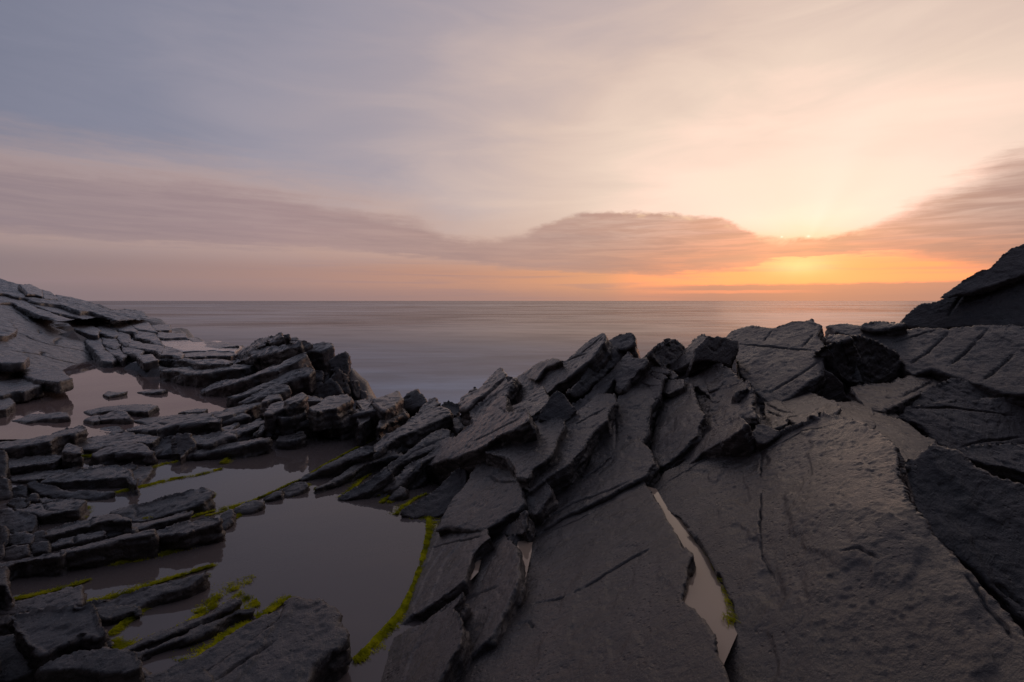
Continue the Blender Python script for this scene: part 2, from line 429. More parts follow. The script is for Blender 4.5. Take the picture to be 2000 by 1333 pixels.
def grow(rocks):
    raw = []
    for i, r in enumerate(rocks):
        me = prism(r, i); o = bpy.data.objects.new('raw', me); COL.objects.link(o)
        r['vox'] = vx = float(np.clip(r['dm']*r.get('res', .0044 if r['dm'] < 2.6 else .0029 if r['dm'] < 5.6 else .0034 if r['dm'] < 7.5 else .0031), .0045, .06)); vx = min(vx, max(r['th']/5, .004)); r['vox'] = vx
        md = o.modifiers.new('r', 'REMESH'); md.mode = 'VOXEL'; md.voxel_size = vx; md.adaptivity = 0
        sm = r.get('sm', 0)
        if sm:
            s = o.modifiers.new('s', 'SMOOTH'); s.factor = .5; s.iterations = sm
        raw.append(o)
    dg = bpy.context.evaluated_depsgraph_get()
    for i, (r, o) in enumerate(zip(rocks, raw)):
        me = bpy.data.meshes.new_from_object(o.evaluated_get(dg)); me.name = r['name']
        me = open_foot(me, r); weather(me, r, i); r['mesh'] = me
    for o in raw:
        m0 = o.data; bpy.data.objects.remove(o); bpy.data.meshes.remove(m0)

def open_foot(me, r):
    """leave off the underside, which lies buried in the bedrock"""
    nv = len(me.vertices); nf = len(me.polygons)
    vn = np.empty(nv*3, np.float32); me.vertex_normals.foreach_get('vector', vn); dn = vn.reshape(-1, 3)@r['ext']
    lv = np.empty(nf*4, np.int32); me.loops.foreach_get('vertex_index', lv); lv = lv.reshape(-1, 4)
    co = np.empty(nv*3, np.float32); me.vertices.foreach_get('co', co); co = co.reshape(-1, 3)
    dep = (co-r['P0'].astype(np.float32))@r['ext']/r['th']            # 0 at the surface, 1 at the foot
    keep = ~((dn[lv].min(1) > .75) | (dep[lv].min(1) > r.get('foot', .82))); lv = lv[keep]
    used = np.zeros(nv, bool); used[lv] = True; idx = np.cumsum(used)-1
    m2 = bpy.data.meshes.new(r['name']); k = int(used.sum()); f = len(lv)
    m2.vertices.add(k); m2.vertices.foreach_set('co', co[used].ravel())
    m2.loops.add(f*4); m2.loops.foreach_set('vertex_index', idx[lv].astype(np.int32).ravel())
    m2.polygons.add(f); m2.polygons.foreach_set('loop_start', np.arange(0, f*4, 4, dtype=np.int32))
    m2.update(calc_edges=True); bpy.data.meshes.remove(me); return m2

def weather(me, r, i):
    nv = len(me.vertices)
    if nv == 0: return
    co = np.empty(nv*3, np.float32); me.vertices.foreach_get('co', co); co = co.reshape(-1, 3).astype(float)
    vn = np.empty(nv*3, np.float32); me.vertex_normals.foreach_get('vector', vn); vn = vn.reshape(-1, 3)
    n = r['N']; vx = r['vox']; S = max(r['dm']/4.0, .35)      # coarser relief on what is larger and farther
    ru = r.get('rough', 1.0); th = r['th']
    a = vn@n; top = sstep(a, .55, .9); wall = 1-top
    t1 = np.cross(n, (.3, 1, .1)); t1 /= np.linalg.norm(t1); t2 = np.cross(n, t1)
    q = np.c_[co@t1, co@t2, co@n]
    off = np.array([i*3.71, i*1.37, i*.77])
    A = min(.028*S**.6, th*.12)*ru
    # broken faces: stepped cells lying flat in the bedding, then grain
    cell = cells(q*np.array([4.5, 4.5, 16])/S**.7+off, i)
    cell2 = cells(q*np.array([13, 13, 34])/S**.7+off, i+3)
    big = fbm(q*np.array([2.2, 2.2, 6])/S**.7+off, 3, i+5)
    gr = fbm(q*np.array([9, 9, 40])/S**.7+off, 3, i+9)
    dw = A*((cell-.3)*1.0+(cell2-.4)*.4+big*.25+gr*.16)
    # bedding surface: slow swell, thin flakes broken away, pits
    sw = fbm(q*np.array([1.6, 1.6, 1.6])/S**.6+off, 3, i+20)
    fl = fbm(q*np.array([2.4, 3.4, .5])/S**.6+off*2, 4, i+30)
    fl = np.clip(np.round(fl*3.2+.2*gr), -2, 3)/3.0
    pit = fbm(q*26/S**.5+off, 2, i+40)
    B = min(.03*S, th*.22)*ru
    dt = B*(sw*.9+fl*.34-np.maximum(pit-.18, 0)*.55+.14*gr)
    if 'st' in r:                                     # thin sheets spalled off: steps that follow the bedding, and weathered pits
        g = np.c_[q[:, 0]*1.9, q[:, 1]*.8, q[:, 2]*.5]+off
        s = fbm(g, 4, i+70)*3.4+.25*fbm(q*9, 2, i+71); fs = np.floor(s); s = fs+sstep(s-fs, .42, .58)
        pm = sstep(fbm(q*2.2+off, 3, i+72), -.05, .35)
        dt = dt+r['st']*s*.5-pm*r['st']*.8*np.maximum(.33-np.sqrt(near_seed(q*np.array([22, 30, 22])+off, i)), 0)
    if 'und' in r:
        fr = frame(co); dp = np.min([np.hypot(fr[:, 0]-x, fr[:, 1]-y) for x, y in ((1285, 968), (1320, 1010), (1360, 1060), (1380, 1110), (1385, 1160), (1400, 1220), (1415, 1290))], axis=0)
        dt = dt*sstep(dp, 10, 120)+r['und']*fbm(q*1.3+off, 2, i+50)*sstep(dp, 50, 230)       # level margin round the slit pond
    co2 = co+vn*(wall*dw+top*dt)[:, None]
    for c in r['cracks']:
        Rr = rays(c); t = (n@(r['P0']-CAM))/(Rr@n); K = CAM+t[:, None]*Rr
        wd = r.get('cw', .62)*vx; dp = r.get('cd', 3.4 if r['dm'] < 4 else 2.4)*vx
        dist = np.full(nv, 9.0); run = np.zeros(nv); acc = 0.0; tot = np.linalg.norm(np.diff(K, axis=0), axis=1).sum()
        wob = (fbm(q*14/S+off, 2, i+60)*vx*.9)[:, None]*t1
        for p0, p1 in zip(K[:-1], K[1:]):
            d = p1-p0; L2 = d@d; s = np.clip(((co+wob-p0)@d)/L2, 0, 1)
            v = co+wob-p0-s[:, None]*d; v = v-np.outer(v@n, n)*.9
            dv = np.linalg.norm(v, axis=1); kk = dv < dist; dist[kk] = dv[kk]; run[kk] = acc+s[kk]*math.sqrt(L2); acc += math.sqrt(L2)
        tp = sstep(np.minimum(run, tot-run)/tot, -.04, .22)*(.65+.5*fbm(np.c_[run*7, run*0, run*0]+off, 2, i+61)); wd = wd*(.55+.45*tp)
        co2 -= n*(dp*tp*np.exp(-(dist/wd)**2)*sstep(a, .1, .5))[:, None]
    me.vertices.foreach_set('co', co2.astype(np.float32).ravel())
    me.polygons.foreach_set('use_smooth', np.ones(len(me.polygons), bool))
    me.update()
    r['nv'] = nv

def place(rocks, heads, mat):
    """heads: key -> (name, label, category); rocks without par are things of their own"""
    roots = {}
    for key, (nm, lab, cat) in heads.items():
        kids = [r for r in rocks if r['par'] == key]
        if not kids: continue
        low = np.vstack([r['low'] for r in kids])
        o = bpy.data.objects.new(nm, None); o.location = (low[:, 0].mean(), low[:, 1].mean(), np.percentile(low[:, 2], 10))
        COL.objects.link(o); tag(o, lab, cat, 'rock outcrops', 'thing'); roots[key] = o
    for r in rocks:
        me = r['mesh']; base = r['low'].mean(0)
        nv = len(me.vertices); co = np.empty(nv*3, np.float32); me.vertices.foreach_get('co', co)
        co = co.reshape(-1, 3)-base.astype(np.float32); me.vertices.foreach_set('co', co.ravel()); me.update()
        o = bpy.data.objects.new(r['name'], me); COL.objects.link(o)
        me.materials.clear(); me.materials.append(mat[r.get('mat', 'rock')])
        par = r['par']
        if par:
            o.parent = roots[par]; o.location = Vector(base)-roots[par].location
        else:
            o.location = base
            tag(o, r['label'], r.get('cat', 'rock'), r.get('grp', 'tilted rock slabs'), 'thing')
        r['obj'] = o

# ------------------------------------------------------------------ the rocks
HEADS = {
 'head': ('rock_headland', 'stepped dark rock headland sloping down to the sea at far left', 'headland'),
 'stack': ('rock_stack', 'jagged stack of thin upturned rock beds between far pool and sea', 'rock outcrop'),
 'ledge': ('rock_ledge', 'low broken rocky ledge between the pink far pool and the near pool', 'rock outcrop'),
 'bank': ('rubble_bank', 'heap of broken brown stones at the left edge beside the near pool', 'rock outcrop'),
 'rib': ('rock_rib', 'longest low rock rib with green lower edge dividing the two near pools', 'rock'),
 'fins': ('rock_fins', 'row of narrow slanting fins with green tips pointing into the near pool', 'rock outcrop'),
 'knot': ('rock_knot', 'cluster of small upright blades on the shore below the misty sea', 'rock outcrop'),
 'chip': ('rock_chips', 'stack of thin flakes catching orange light along the central fissure', 'rock outcrop'),
}

# --- far left headland
block(0, 520, 3.92)
_hr = random.Random(4)
H = lambda th, pts, **o: C_('head', th*.62, pts, **{**dict(g=2.6, flat=_hr.uniform(.35, .6), rough=.8), **o})
H(.9, [(-620, 60), (0, 102), (160, 150), (300, 190), (420, 245), (690, 290), (850, 345), (1090, 355), (1125, 400), (900, 408), (600, 340), (350, 275), (0, 205), (-620, 150)])
H(.35, [(160, 148), (240, 150), (315, 190), (318, 222), (210, 200)], name='boulder', sm=4)
H(.35, [(325, 190), (380, 205), (430, 245), (340, 235)], name='boulder', sm=4)
H(.3, [(440, 226), (560, 250), (690, 285), (760, 320), (640, 310), (470, 262)], name='boulder')
H(.5, [(-620, 150), (0, 150), (390, 262), (780, 352), (1095, 378), (1130, 432), (850, 412), (740, 420), (600, 385), (270, 300), (0, 208), (-620, 170)])
H(.5, [(-620, 175), (-20, 218), (110, 235), (280, 330), (500, 400), (620, 425), (500, 432), (270, 352), (100, 270), (-620, 210)])
H(1.0, [(-620, 255), (0, 290), (110, 262), (270, 395), (500, 460), (570, 505), (650, 590), (710, 660), (780, 716), (610, 765), (500, 812), (380, 872), (200, 920), (-620, 960)],
  rough=.45, res=.0036, flat=0.0, cracks=[[(120, 500), (250, 560), (380, 600), (640, 650), (750, 712)], [(100, 650), (330, 690), (450, 722), (620, 752)],
  [(10, 320), (130, 350), (210, 410), (270, 452)], [(420, 600), (430, 570), (480, 545)], [(300, 480), (310, 520)], [(320, 690), (325, 660), (400, 680)]])
H(.45, [(515, 430), (700, 460), (760, 490), (745, 520), (640, 495), (555, 462)])
H(.5, [(560, 466), (650, 500), (760, 545), (790, 640), (885, 700), (860, 718), (790, 712), (710, 620), (640, 545), (570, 505)])
H(.45, [(740, 452), (850, 455), (905, 520), (870, 532), (760, 502)])
H(.45, [(780, 530), (880, 560), (915, 602), (880, 622), (790, 582)])
H(.4, [(850, 430), (960, 440), (1045, 480), (1040, 502), (960, 490), (860, 462)])
H(.45, [(890, 490), (980, 530), (1005, 562), (962, 602), (905, 545)])
H(.5, [(1030, 490), (1160, 495), (1182, 522), (1255, 600), (1170, 572), (1040, 532)])
H(.35, [(960, 415), (1135, 440), (1195, 500), (1160, 490), (1045, 470)])
H(.45, [(1190, 505), (1420, 525), (1432, 545), (1300, 540), (1210, 532)])
H(.4, [(1170, 458), (1295, 453), (1300, 474), (1190, 478)], name='boulder')
H(.4, [(985, 580), (1100, 600), (1245, 620), (1232, 652), (1110, 622), (990, 602)])
H(.45, [(800, 590), (900, 620), (960, 680), (930, 700), (870, 672), (810, 620)])
H(.4, [(940, 620), (1000, 622), (1085, 650), (1060, 672), (950, 652)])
H(.5, [(1205, 642), (1262, 620), (1400, 672), (1385, 690), (1232, 670)])
H(.35, [(1060, 690), (1160, 684), (1200, 715), (1100, 728)])
H(.3, [(1240, 572), (1440, 568), (1545, 592), (1700, 585), (1835, 612), (1790, 645), (1400, 642), (1250, 606)], name='wet_shelf', flat=.9, rough=.4, mat='wet', sm=4)
H(.3, [(1370, 665), (1480, 660), (1640, 656), (1790, 652), (1800, 672), (1640, 680), (1400, 690)])
H(.25, [(1480, 598), (1600, 585), (1720, 592), (1830, 612), (1700, 612), (1500, 612)], dd=.99)
H(.25, [(1460, 560), (1500, 560), (1545, 580), (1500, 584)], name='boulder')
# near left shoulder of the headland
H(.35, [(90, 756), (290, 790), (470, 800), (535, 850), (460, 868), (270, 858), (110, 790)], z=.28)
H(.5, [(-120, 520), (100, 545), (150, 570), (230, 590), (222, 618), (150, 632), (-120, 622)], name='boulder', d=10.2)
H(.6, [(-120, 300), (0, 340), (60, 390), (122, 482), (60, 522), (-120, 530)], name='boulder', d=10.4)
H(.3, [(-120, 735), (80, 760), (240, 868), (300, 908), (180, 948), (-120, 985)], z=.16)
H(.3, [(-120, 690), (30, 690), (210, 695), (180, 720), (60, 730), (-120, 735)], name='boulder', z=.45)
H(.25, [(-120, 1020), (60, 1015), (100, 1040), (40, 1080), (-120, 1090)], name='boulder', z=.12)

# --- jagged stack of upturned beds
block(300, 620, 3.92)
K = lambda th, pts, **o: C_('stack', th, pts, **o)
K(.42, [(60, 408), (130, 385), (330, 388), (600, 374), (720, 358), (790, 350), (780, 368), (600, 402), (430, 425), (240, 428)], z=.3, f=25, zb=0)
K(.34, [(48, 322), (70, 308), (240, 315), (560, 330), (610, 338), (520, 350), (330, 350), (220, 328)], z=.42, f=14, zb=.25)
K(.4, [(590, 350), (640, 302), (740, 282), (795, 284), (770, 302), (680, 314), (620, 348)])
K(.6, [(730, 272), (850, 240), (950, 230), (1100, 178), (1125, 190), (1110, 215), (960, 262), (800, 292), (770, 292)], k=.3)
K(.5, [(625, 292), (700, 230), (820, 188), (850, 205), (770, 232), (690, 272)])
K(.4, [(750, 202), (860, 150), (970, 127), (982, 142), (880, 172), (770, 222)])
K(.4, [(870, 175), (1000, 143), (1030, 160), (900, 196)])
K(.3, [(1000, 140), (1035, 128), (1045, 160), (1020, 165)], n=(.2, -.7, .6), d=10)
K(.3, [(1040, 170), (1090, 155), (1100, 172), (1060, 185)])
K(.35, [(355, 552), (500, 490), (740, 450), (960, 380), (1090, 298), (1160, 272), (1175, 292), (1100, 345), (1005, 385), (960, 415), (760, 466), (620, 496), (500, 530), (420, 556)])
K(.75, [(1140, 252), (1200, 214), (1300, 193), (1360, 204), (1372, 226), (1340, 245), (1285, 270), (1240, 262), (1160, 268)], k=.3)
K(.3, [(1355, 325), (1400, 290), (1470, 268), (1502, 296), (1482, 342), (1492, 352), (1400, 388), (1365, 382)], n=(.25, -.75, .6), d=9.3)
K(.4, [(1110, 180), (1150, 178), (1215, 205), (1180, 235), (1140, 250)], n=(.1, -.6, .8), d=9.8)
K(.34, [(560, 606), (700, 570), (840, 510), (900, 488), (1000, 438), (1180, 386), (1215, 406), (1180, 445), (1030, 486), (900, 526), (860, 546), (720, 586), (640, 614)])
K(.3, [(640, 656), (740, 614), (860, 562), (900, 545), (1020, 522), (1040, 545), (960, 580), (880, 600), (800, 628), (700, 660)])
K(.5, [(1205, 610), (1290, 530), (1355, 475), (1405, 500), (1455, 592), (1310, 640)], n=(.05, -.8, .55), d=8.7, name='boulder')
K(.5, [(1040, 600), (1130, 500), (1230, 470), (1290, 520), (1230, 590), (1120, 590)], n=(-.1, -.75, .65), d=8.8, name='boulder')
K(.4, [(1180, 440), (1250, 410), (1290, 410), (1290, 480), (1240, 480), (1200, 470)], n=(.1, -.7, .6), d=8.9)
K(.35, [(1365, 482), (1410, 398), (1445, 420), (1505, 560), (1490, 592), (1460, 572)], n=(.55, -.75, .3), d=8.9, name='upright_plate')
K(.3, [(1440, 420), (1485, 440), (1545, 570), (1535, 602), (1500, 592)], n=(.75, -.6, .3), d=8.95, name='upright_plate')
K(.3, [(1508, 490), (1560, 496), (1592, 590), (1560, 604), (1538, 560)], n=(.7, -.6, .4), d=9, name='upright_plate')
K(.35, [(1360, 400), (1420, 385), (1490, 350), (1500, 400), (1480, 440), (1430, 420)], n=(.4, -.8, .4), d=9.2)
K(.3, [(1585, 570), (1620, 565), (1640, 610), (1620, 640), (1580, 620)], n=(.4, -.6, .6), d=8.8, name='boulder')

# --- islets in the far pool
block(0, 520, 3.92)
W = lambda label, th, pts, **o: R('pool_rock', label, th, pts, grp='rocks awash in the far pool', **o)
W('small flat sliver of rock at the middle of the far pool', .12, [(790, 980), (830, 960), (970, 958), (900, 975), (830, 992)], z=.06)
W('thin sliver of rock near the stack in the far pool', .12, [(1040, 962), (1160, 950), (1285, 945), (1160, 968)], z=.05)
W('long flat islet left in the far pool, its end rounded', .14, [(90, 1180), (200, 1145), (380, 1132), (520, 1124), (535, 1146), (430, 1160), (200, 1186)], z=.06, sm=6)
W('brown tapering islet behind the dark block in the far pool', .14, [(650, 1112), (800, 1082), (960, 1068), (1210, 1064), (1130, 1108), (1000, 1102), (810, 1108), (700, 1128)], z=.07)
W('dark square block standing in the far pool', .28, [(760, 1152), (840, 1125), (920, 1108), (985, 1125), (995, 1150), (880, 1158), (770, 1172)], z=.18, f=11, zb=0)
W('low dark ledge left of the square block in the far pool', .14, [(640, 1184), (690, 1162), (762, 1150), (770, 1178), (700, 1190)], z=.05)
W('tiny dark sliver by the ledge at the near side of far pool', .1, [(1365, 1122), (1430, 1112), (1582, 1094), (1560, 1108), (1440, 1120)], z=.05)

# --- broken ledge between the pools
L = lambda th, pts, **o: C_('ledge', th, pts, **o)
L(.22, [(1000, 1190), (1200, 1160), (1560, 1128), (1640, 1140), (1400, 1196), (1150, 1214)], z=.13, f=5, zb=0)
L(.2, [(680, 1255), (790, 1232), (900, 1228), (960, 1250), (800, 1262)], z=.1, f=4, zb=0, sm=4)
L(.2, [(950, 1246), (1100, 1222), (1290, 1222), (1200, 1246), (1000, 1262)], z=.1, f=4, zb=0)
block(300, 620, 3.92)
L(.3, [(0, 800), (150, 748), (400, 742), (480, 720), (580, 700), (740, 660), (805, 640), (835, 662), (600, 745), (440, 775), (250, 800), (0, 835)], z=.2, f=7, zb=0)
L(.3, [(30, 862), (180, 800), (320, 770), (430, 748), (512, 770), (500, 828), (370, 858), (210, 872)], z=.3, n=(-.15, -.5, 1), sm=4)
L(.25, [(510, 782), (700, 745), (742, 760), (680, 802), (520, 842)], z=.22, n=(-.1, -.4, 1))
L(.25, [(640, 822), (840, 770), (950, 730), (1000, 740), (880, 800), (700, 850)], z=.2, f=6, zb=0)
L(.3, [(835, 645), (900, 600), (960, 592), (990, 640), (940, 680), (860, 700)], z=.42, n=(-.1, -.4, 1))
L(.3, [(880, 690), (960, 660), (1050, 650), (1040, 690), (950, 720), (860, 745)], z=.33)
L(.25, [(950, 742), (1060, 680), (1140, 690), (1155, 722), (1000, 762)], z=.3)
L(.3, [(1010, 642), (1150, 578), (1172, 592), (1140, 625), (1040, 655)], z=.45)
L(.35, [(1040, 655), (1160, 600), (1290, 630), (1285, 655), (1150, 702)], z=.4, n=(-.05, -.45, 1), name='boulder')
L(.3, [(1200, 692), (1350, 600), (1480, 590), (1512, 622), (1400, 682), (1260, 712)], z=.42)
L(.25, [(1130, 742), (1300, 710), (1430, 722), (1452, 752), (1350, 782), (1250, 772)], z=.25, sm=4)
L(.3, [(1400, 722), (1560, 640), (1602, 660), (1590, 692), (1480, 742)], z=.32, n=(-.1, -.4, 1))
L(.3, [(1560, 640), (1620, 625), (1662, 640), (1640, 690), (1592, 692)], z=.36)
L(.25, [(1620, 642), (1660, 620), (1702, 642), (1700, 672), (1640, 692)], z=.34, name='boulder')
L(.3, [(780, 882), (860, 790), (1000, 758), (1200, 744), (1238, 800), (1200, 852), (1100, 882), (960, 902), (800, 902)], z=.24, n=(-.1, -.35, 1), rough=1.5)
L(.3, [(480, 900), (620, 860), (780, 800), (860, 790), (790, 880), (640, 940), (500, 960)], z=.22, n=(-.1, -.35, 1))
L(.28, [(960, 905), (1100, 880), (1150, 872), (1160, 900), (1080, 930), (950, 930)], z=.12, sm=4)
L(.28, [(780, 890), (870, 850), (935, 880), (920, 920), (800, 940)], z=.2, n=(-.1, -.5, 1), sm=4, name='boulder')
L(.25, [(260, 1052), (480, 985), (780, 940), (885, 928), (880, 962), (760, 1015), (620, 1065), (420, 1080)], z=.14, n=(-.1, -.4, 1))
L(.2, [(0, 1030), (150, 900), (310, 905), (420, 940), (600, 870), (620, 900), (600, 945), (420, 1010), (200, 1060)], z=.2, n=(-.1, -.4, 1))
L(.2, [(0, 905), (200, 890), (420, 860), (640, 815), (600, 850), (380, 890), (180, 925)], z=.2, f=5, zb=0)
block(0, 820, 3.92)
L(.3, [(-60, 185), (200, 158), (330, 130), (480, 80), (600, 48), (645, 82), (560, 112), (440, 135), (390, 175), (200, 195), (-60, 230)], z=.26, f=24, zb=0)
L(.3, [(520, 182), (750, 135), (1000, 112), (1225, 130), (1160, 165), (900, 185), (720, 215), (560, 218)], z=.24, f=13, zb=0)
L(.32, [(700, 275), (830, 200), (1000, 188), (1062, 178), (1142, 210), (1172, 240), (1155, 335), (900, 352), (720, 345)], z=.2, n=(-.05, -.6, 1))
L(.3, [(1180, 205), (1260, 130), (1340, 112), (1332, 180), (1342, 242), (1250, 264), (1180, 264)], z=.24, n=(-.2, -.5, 1), name='boulder', sm=5)
L(.3, [(1345, 118), (1450, 112), (1490, 160), (1502, 190), (1400, 262), (1342, 252)], z=.26, n=(.1, -.5, 1), name='boulder', sm=5)
L(.3, [(1460, 130), (1750, 78), (1805, 90), (1700, 162), (1560, 212), (1380, 272), (1490, 190)], z=.24, n=(-.1, -.4, 1))
L(.2, [(-60, 290), (230, 285), (420, 268), (480, 275), (400, 325), (180, 345), (-60, 350)], z=.1, f=11, zb=0)
L(.2, [(400, 322), (480, 270), (640, 262), (560, 318)], z=.12, f=5, zb=0)
L(.2, [(480, 250), (520, 180), (600, 215), (620, 255)], z=.18, name='boulder')
L(.22, [(780, 365), (900, 350), (1150, 355), (1165, 400), (1050, 490), (960, 480), (1020, 400), (850, 390)], z=.1, f=6, zb=0, sm=4)
L(.2, [(920, 355), (990, 336), (1030, 355), (1020, 400), (940, 405)], z=.18, name='boulder', n=(0, -.8, 1))

# --- left bank, stones and ribs beside the near pool
Bk = lambda th, pts, **o: C_('bank', th, pts, **o)
R('rock_slab', 'big dark hump under the ledge with a long ridge along its top', .3, [(320, 470), (600, 390), (800, 352), (950, 352), (1030, 400), (1042, 482), (960, 512), (850, 552), (700, 552), (500, 522)], z=.22, n=(-.05, -.55, 1), sm=4)
R('rock_slab', 'thin flat bed lying against the big dark hump', .2, [(70, 432), (330, 395), (560, 370), (790, 350), (560, 402), (340, 442), (100, 464)], z=.2, f=5, zb=0)
R('rock_slab', 'smooth wavy rib curling below the big dark hump', .2, [(200, 482), (260, 473), (400, 520), (560, 550), (700, 540), (880, 552), (780, 590), (640, 612), (400, 592), (280, 532)], z=.1, n=(0, -.4, 1), sm=8)
Bk(.25, [(-60, 240), (20, 240), (50, 350), (30, 440), (-60, 450)], z=.24, n=(.3, -.5, 1), name='boulder', sm=6)
Bk(.25, [(-60, 450), (60, 445), (75, 520), (75, 590), (-60, 620)], z=.18, n=(.3, -.5, 1), name='boulder', sm=6)
Bk(.2, [(100, 520), (160, 500), (205, 520), (200, 590), (110, 590)], z=.1, n=(0, -.5, 1), name='stone', sm=6)
Bk(.2, [(40, 650), (100, 600), (200, 590), (215, 640), (120, 680)], z=.12, n=(-.2, -.4, 1), name='stone', sm=4)
Bk(.2, [(200, 645), (240, 580), (285, 570), (302, 625)], z=.12, n=(.1, -.6, 1), name='stone', sm=4)
Bk(.2, [(300, 600), (350, 588), (405, 615), (330, 630)], z=.08, name='stone', sm=4)
Bk(.22, [(-60, 690), (100, 682), (190, 715), (260, 745), (270, 800), (240, 850), (120, 860), (-60, 810)], z=.12, n=(-.1, -.35, 1), name='boulder', sm=5)
Bk(.2, [(-60, 830), (20, 820), (45, 880), (30, 950), (-60, 980)], z=.1, n=(.2, -.4, 1), name='stone', sm=5)
Bk(.2, [(60, 905), (190, 870), (260, 880), (230, 950), (120, 965), (60, 950)], z=.1, n=(-.1, -.4, 1), name='stone', sm=4)
Bk(.2, [(260, 870), (320, 855), (360, 930), (300, 950), (230, 940)], z=.1, n=(.1, -.5, 1), name='stone', sm=4)
Bk(.2, [(240, 955), (380, 930), (385, 960), (370, 1010), (240, 1035)], z=.08, n=(0, -.5, 1), name='stone', sm=4)
Bk(.2, [(30, 990), (120, 960), (220, 960), (232, 1030), (130, 1065), (30, 1060)], z=.1, n=(-.1, -.4, 1), name='boulder', sm=5)
Bk(.2, [(-60, 960), (30, 955), (30, 1040), (-60, 1080)], z=.1, n=(.2, -.5, 1), name='stone', sm=5)
Bk(.3, [(-420, 300), (-180, 280), (-70, 330), (-80, 520), (-250, 560), (-430, 480)], z=.25, n=(-.1, -.2, 1), name='boulder', sm=4)
Bk(.3, [(-500, 640), (-250, 590), (-70, 640), (-70, 860), (-300, 900), (-520, 800)], z=.2, n=(-.1, -.2, 1), name='boulder', sm=4)
Bk(.3, [(-560, 1000), (-300, 930), (-70, 980), (-70, 1260), (-350, 1300), (-600, 1180)], z=.2, n=(-.1, -.15, 1), name='boulder', sm=4)
Bk(.3, [(-620, 1480), (-300, 1380), (-90, 1420), (-90, 1800), (-400, 1900), (-660, 1700)], z=.25, n=(-.1, -.15, 1), name='boulder', sm=4)
R('rock_slab', 'pale topped square ended slab left of the near pool', .22, [(110, 692), (340, 640), (540, 608), (645, 615), (642, 690), (592, 770), (480, 800), (330, 852), (270, 780)], z=.12, n=(-.12, -.3, 1),
  cracks=[[(330, 650), (360, 690), (480, 700)], [(480, 800), (470, 770), (380, 720)]])
R('rock_slab', 'dark stepped slab between the pale slab and the rounded rib', .22, [(320, 870), (400, 835), (590, 772), (850, 715), (900, 740), (1005, 770), (985, 802), (840, 842), (680, 872), (420, 925), (370, 930)], z=.1, n=(-.1, -.35, 1), cracks=[[(690, 750), (690, 860)]])
R('rock_rib', 'smooth loaf shaped rib ending in a rounded nose in the pool', .2, [(845, 702), (1050, 650), (1250, 590), (1450, 535), (1560, 520), (1612, 550), (1622, 590), (1560, 642), (1400, 692), (1250, 722), (1080, 772), (1000, 762), (880, 724)], z=.07, n=(-.05, -.25, 1), sm=10, edge=.02, cracks=[[(1040, 660), (1045, 740)]])
R('rock_rib', 'thin low rib just above water below the rounded rib', .16, [(820, 862), (1000, 800), (1250, 748), (1400, 715), (1470, 700), (1450, 718), (1250, 782), (1080, 832), (830, 884)], z=.05, sm=5)
R('rock_rib', 'low broken stones above the longest rib at the left', .18, [(390, 965), (480, 920), (590, 895), (800, 865), (820, 880), (720, 930), (580, 965), (400, 1010)], z=.07, n=(-.1, -.4, 1), cracks=[[(570, 905), (580, 960)]])
Rb = lambda th, pts, **o: C_('rib', th, pts, name='rib_block', **o)
Rb(.36, [(-60, 1105), (200, 1058), (480, 998), (492, 1012), (360, 1045), (200, 1078), (-60, 1128)], z=.2, f=30, zb=0, n=(-.08, -.08, 1))
Rb(.36, [(478, 998), (700, 948), (1000, 878), (1180, 845), (1185, 866), (1000, 912), (760, 962), (480, 1018)], z=.2, f=38, zb=0, n=(-.05, -.08, 1), sm=2)
Rb(.34, [(1172, 848), (1400, 792), (1600, 733), (1674, 738), (1682, 768), (1500, 822), (1300, 862), (1175, 874)], z=.2, f=33, zb=0, n=(-.05, -.1, 1), sm=4)
Rb(.22, [(1685, 770), (1700, 728), (1780, 690), (1803, 720), (1775, 775), (1700, 838)], z=.08, sm=8, n=(0, -.3, 1))
block(400, 820, 3.92)
Rb(.2, [(228, 692), (300, 640), (400, 614), (452, 626), (440, 662), (350, 702), (250, 714)], z=.06, sm=8, n=(0, -.3, 1))
Rb(.2, [(440, 602), (530, 560), (600, 530), (592, 585), (480, 622)], z=.05, sm=6, n=(0, -.3, 1))
Rb(.2, [(595, 532), (700, 470), (770, 464), (790, 492), (700, 562), (602, 590)], z=.07, sm=6, n=(0, -.3, 1))

block(0, 1050, 4.71)
R('boulder', 'brown pitted block, biggest flat topped stone at lower left', .3, [(110, 692), (480, 642), (720, 640), (830, 620), (870, 662), (900, 780), (965, 880), (900, 905), (740, 850), (560, 960), (400, 1052), (250, 970), (150, 832)], st=.012, z=.2, n=(-.05, -.2, 1), grp='boulders at lower left')
R('boulder', 'brown wedge with a green algae edge left of the near pool', .2, [(-60, 712), (110, 600), (450, 530), (742, 448), (752, 520), (742, 612), (650, 652), (300, 662), (110, 690)], z=.07, n=(-.05, -.15, 1), grp='boulders at lower left')
R('boulder', 'rounded speckled boulder in the lower left corner', .3, [(-80, 950), (0, 920), (130, 882), (250, 960), (312, 1062), (332, 1180), (250, 1242), (100, 1300), (-80, 1340)], z=.24, n=(-.1, -.25, 1), sm=5, grp='boulders at lower left')
R('boulder', 'rough crumbly wedge under the brown pitted block', .3, [(400, 1062), (560, 970), (740, 855), (900, 910), (960, 890), (1020, 960), (820, 1020), (620, 1080), (360, 1180)], z=.1, n=(.1, -.9, 1), rough=1.6, grp='boulders at lower left')
R('boulder', 'smooth grey boulder below the pitted block at lower left', .3, [(350, 1195), (620, 1082), (950, 1020), (1180, 1030), (1285, 1140), (1275, 1185), (1100, 1215), (800, 1200), (560, 1192)], z=.17, n=(-.05, -.2, 1), sm=6, grp='boulders at lower left')
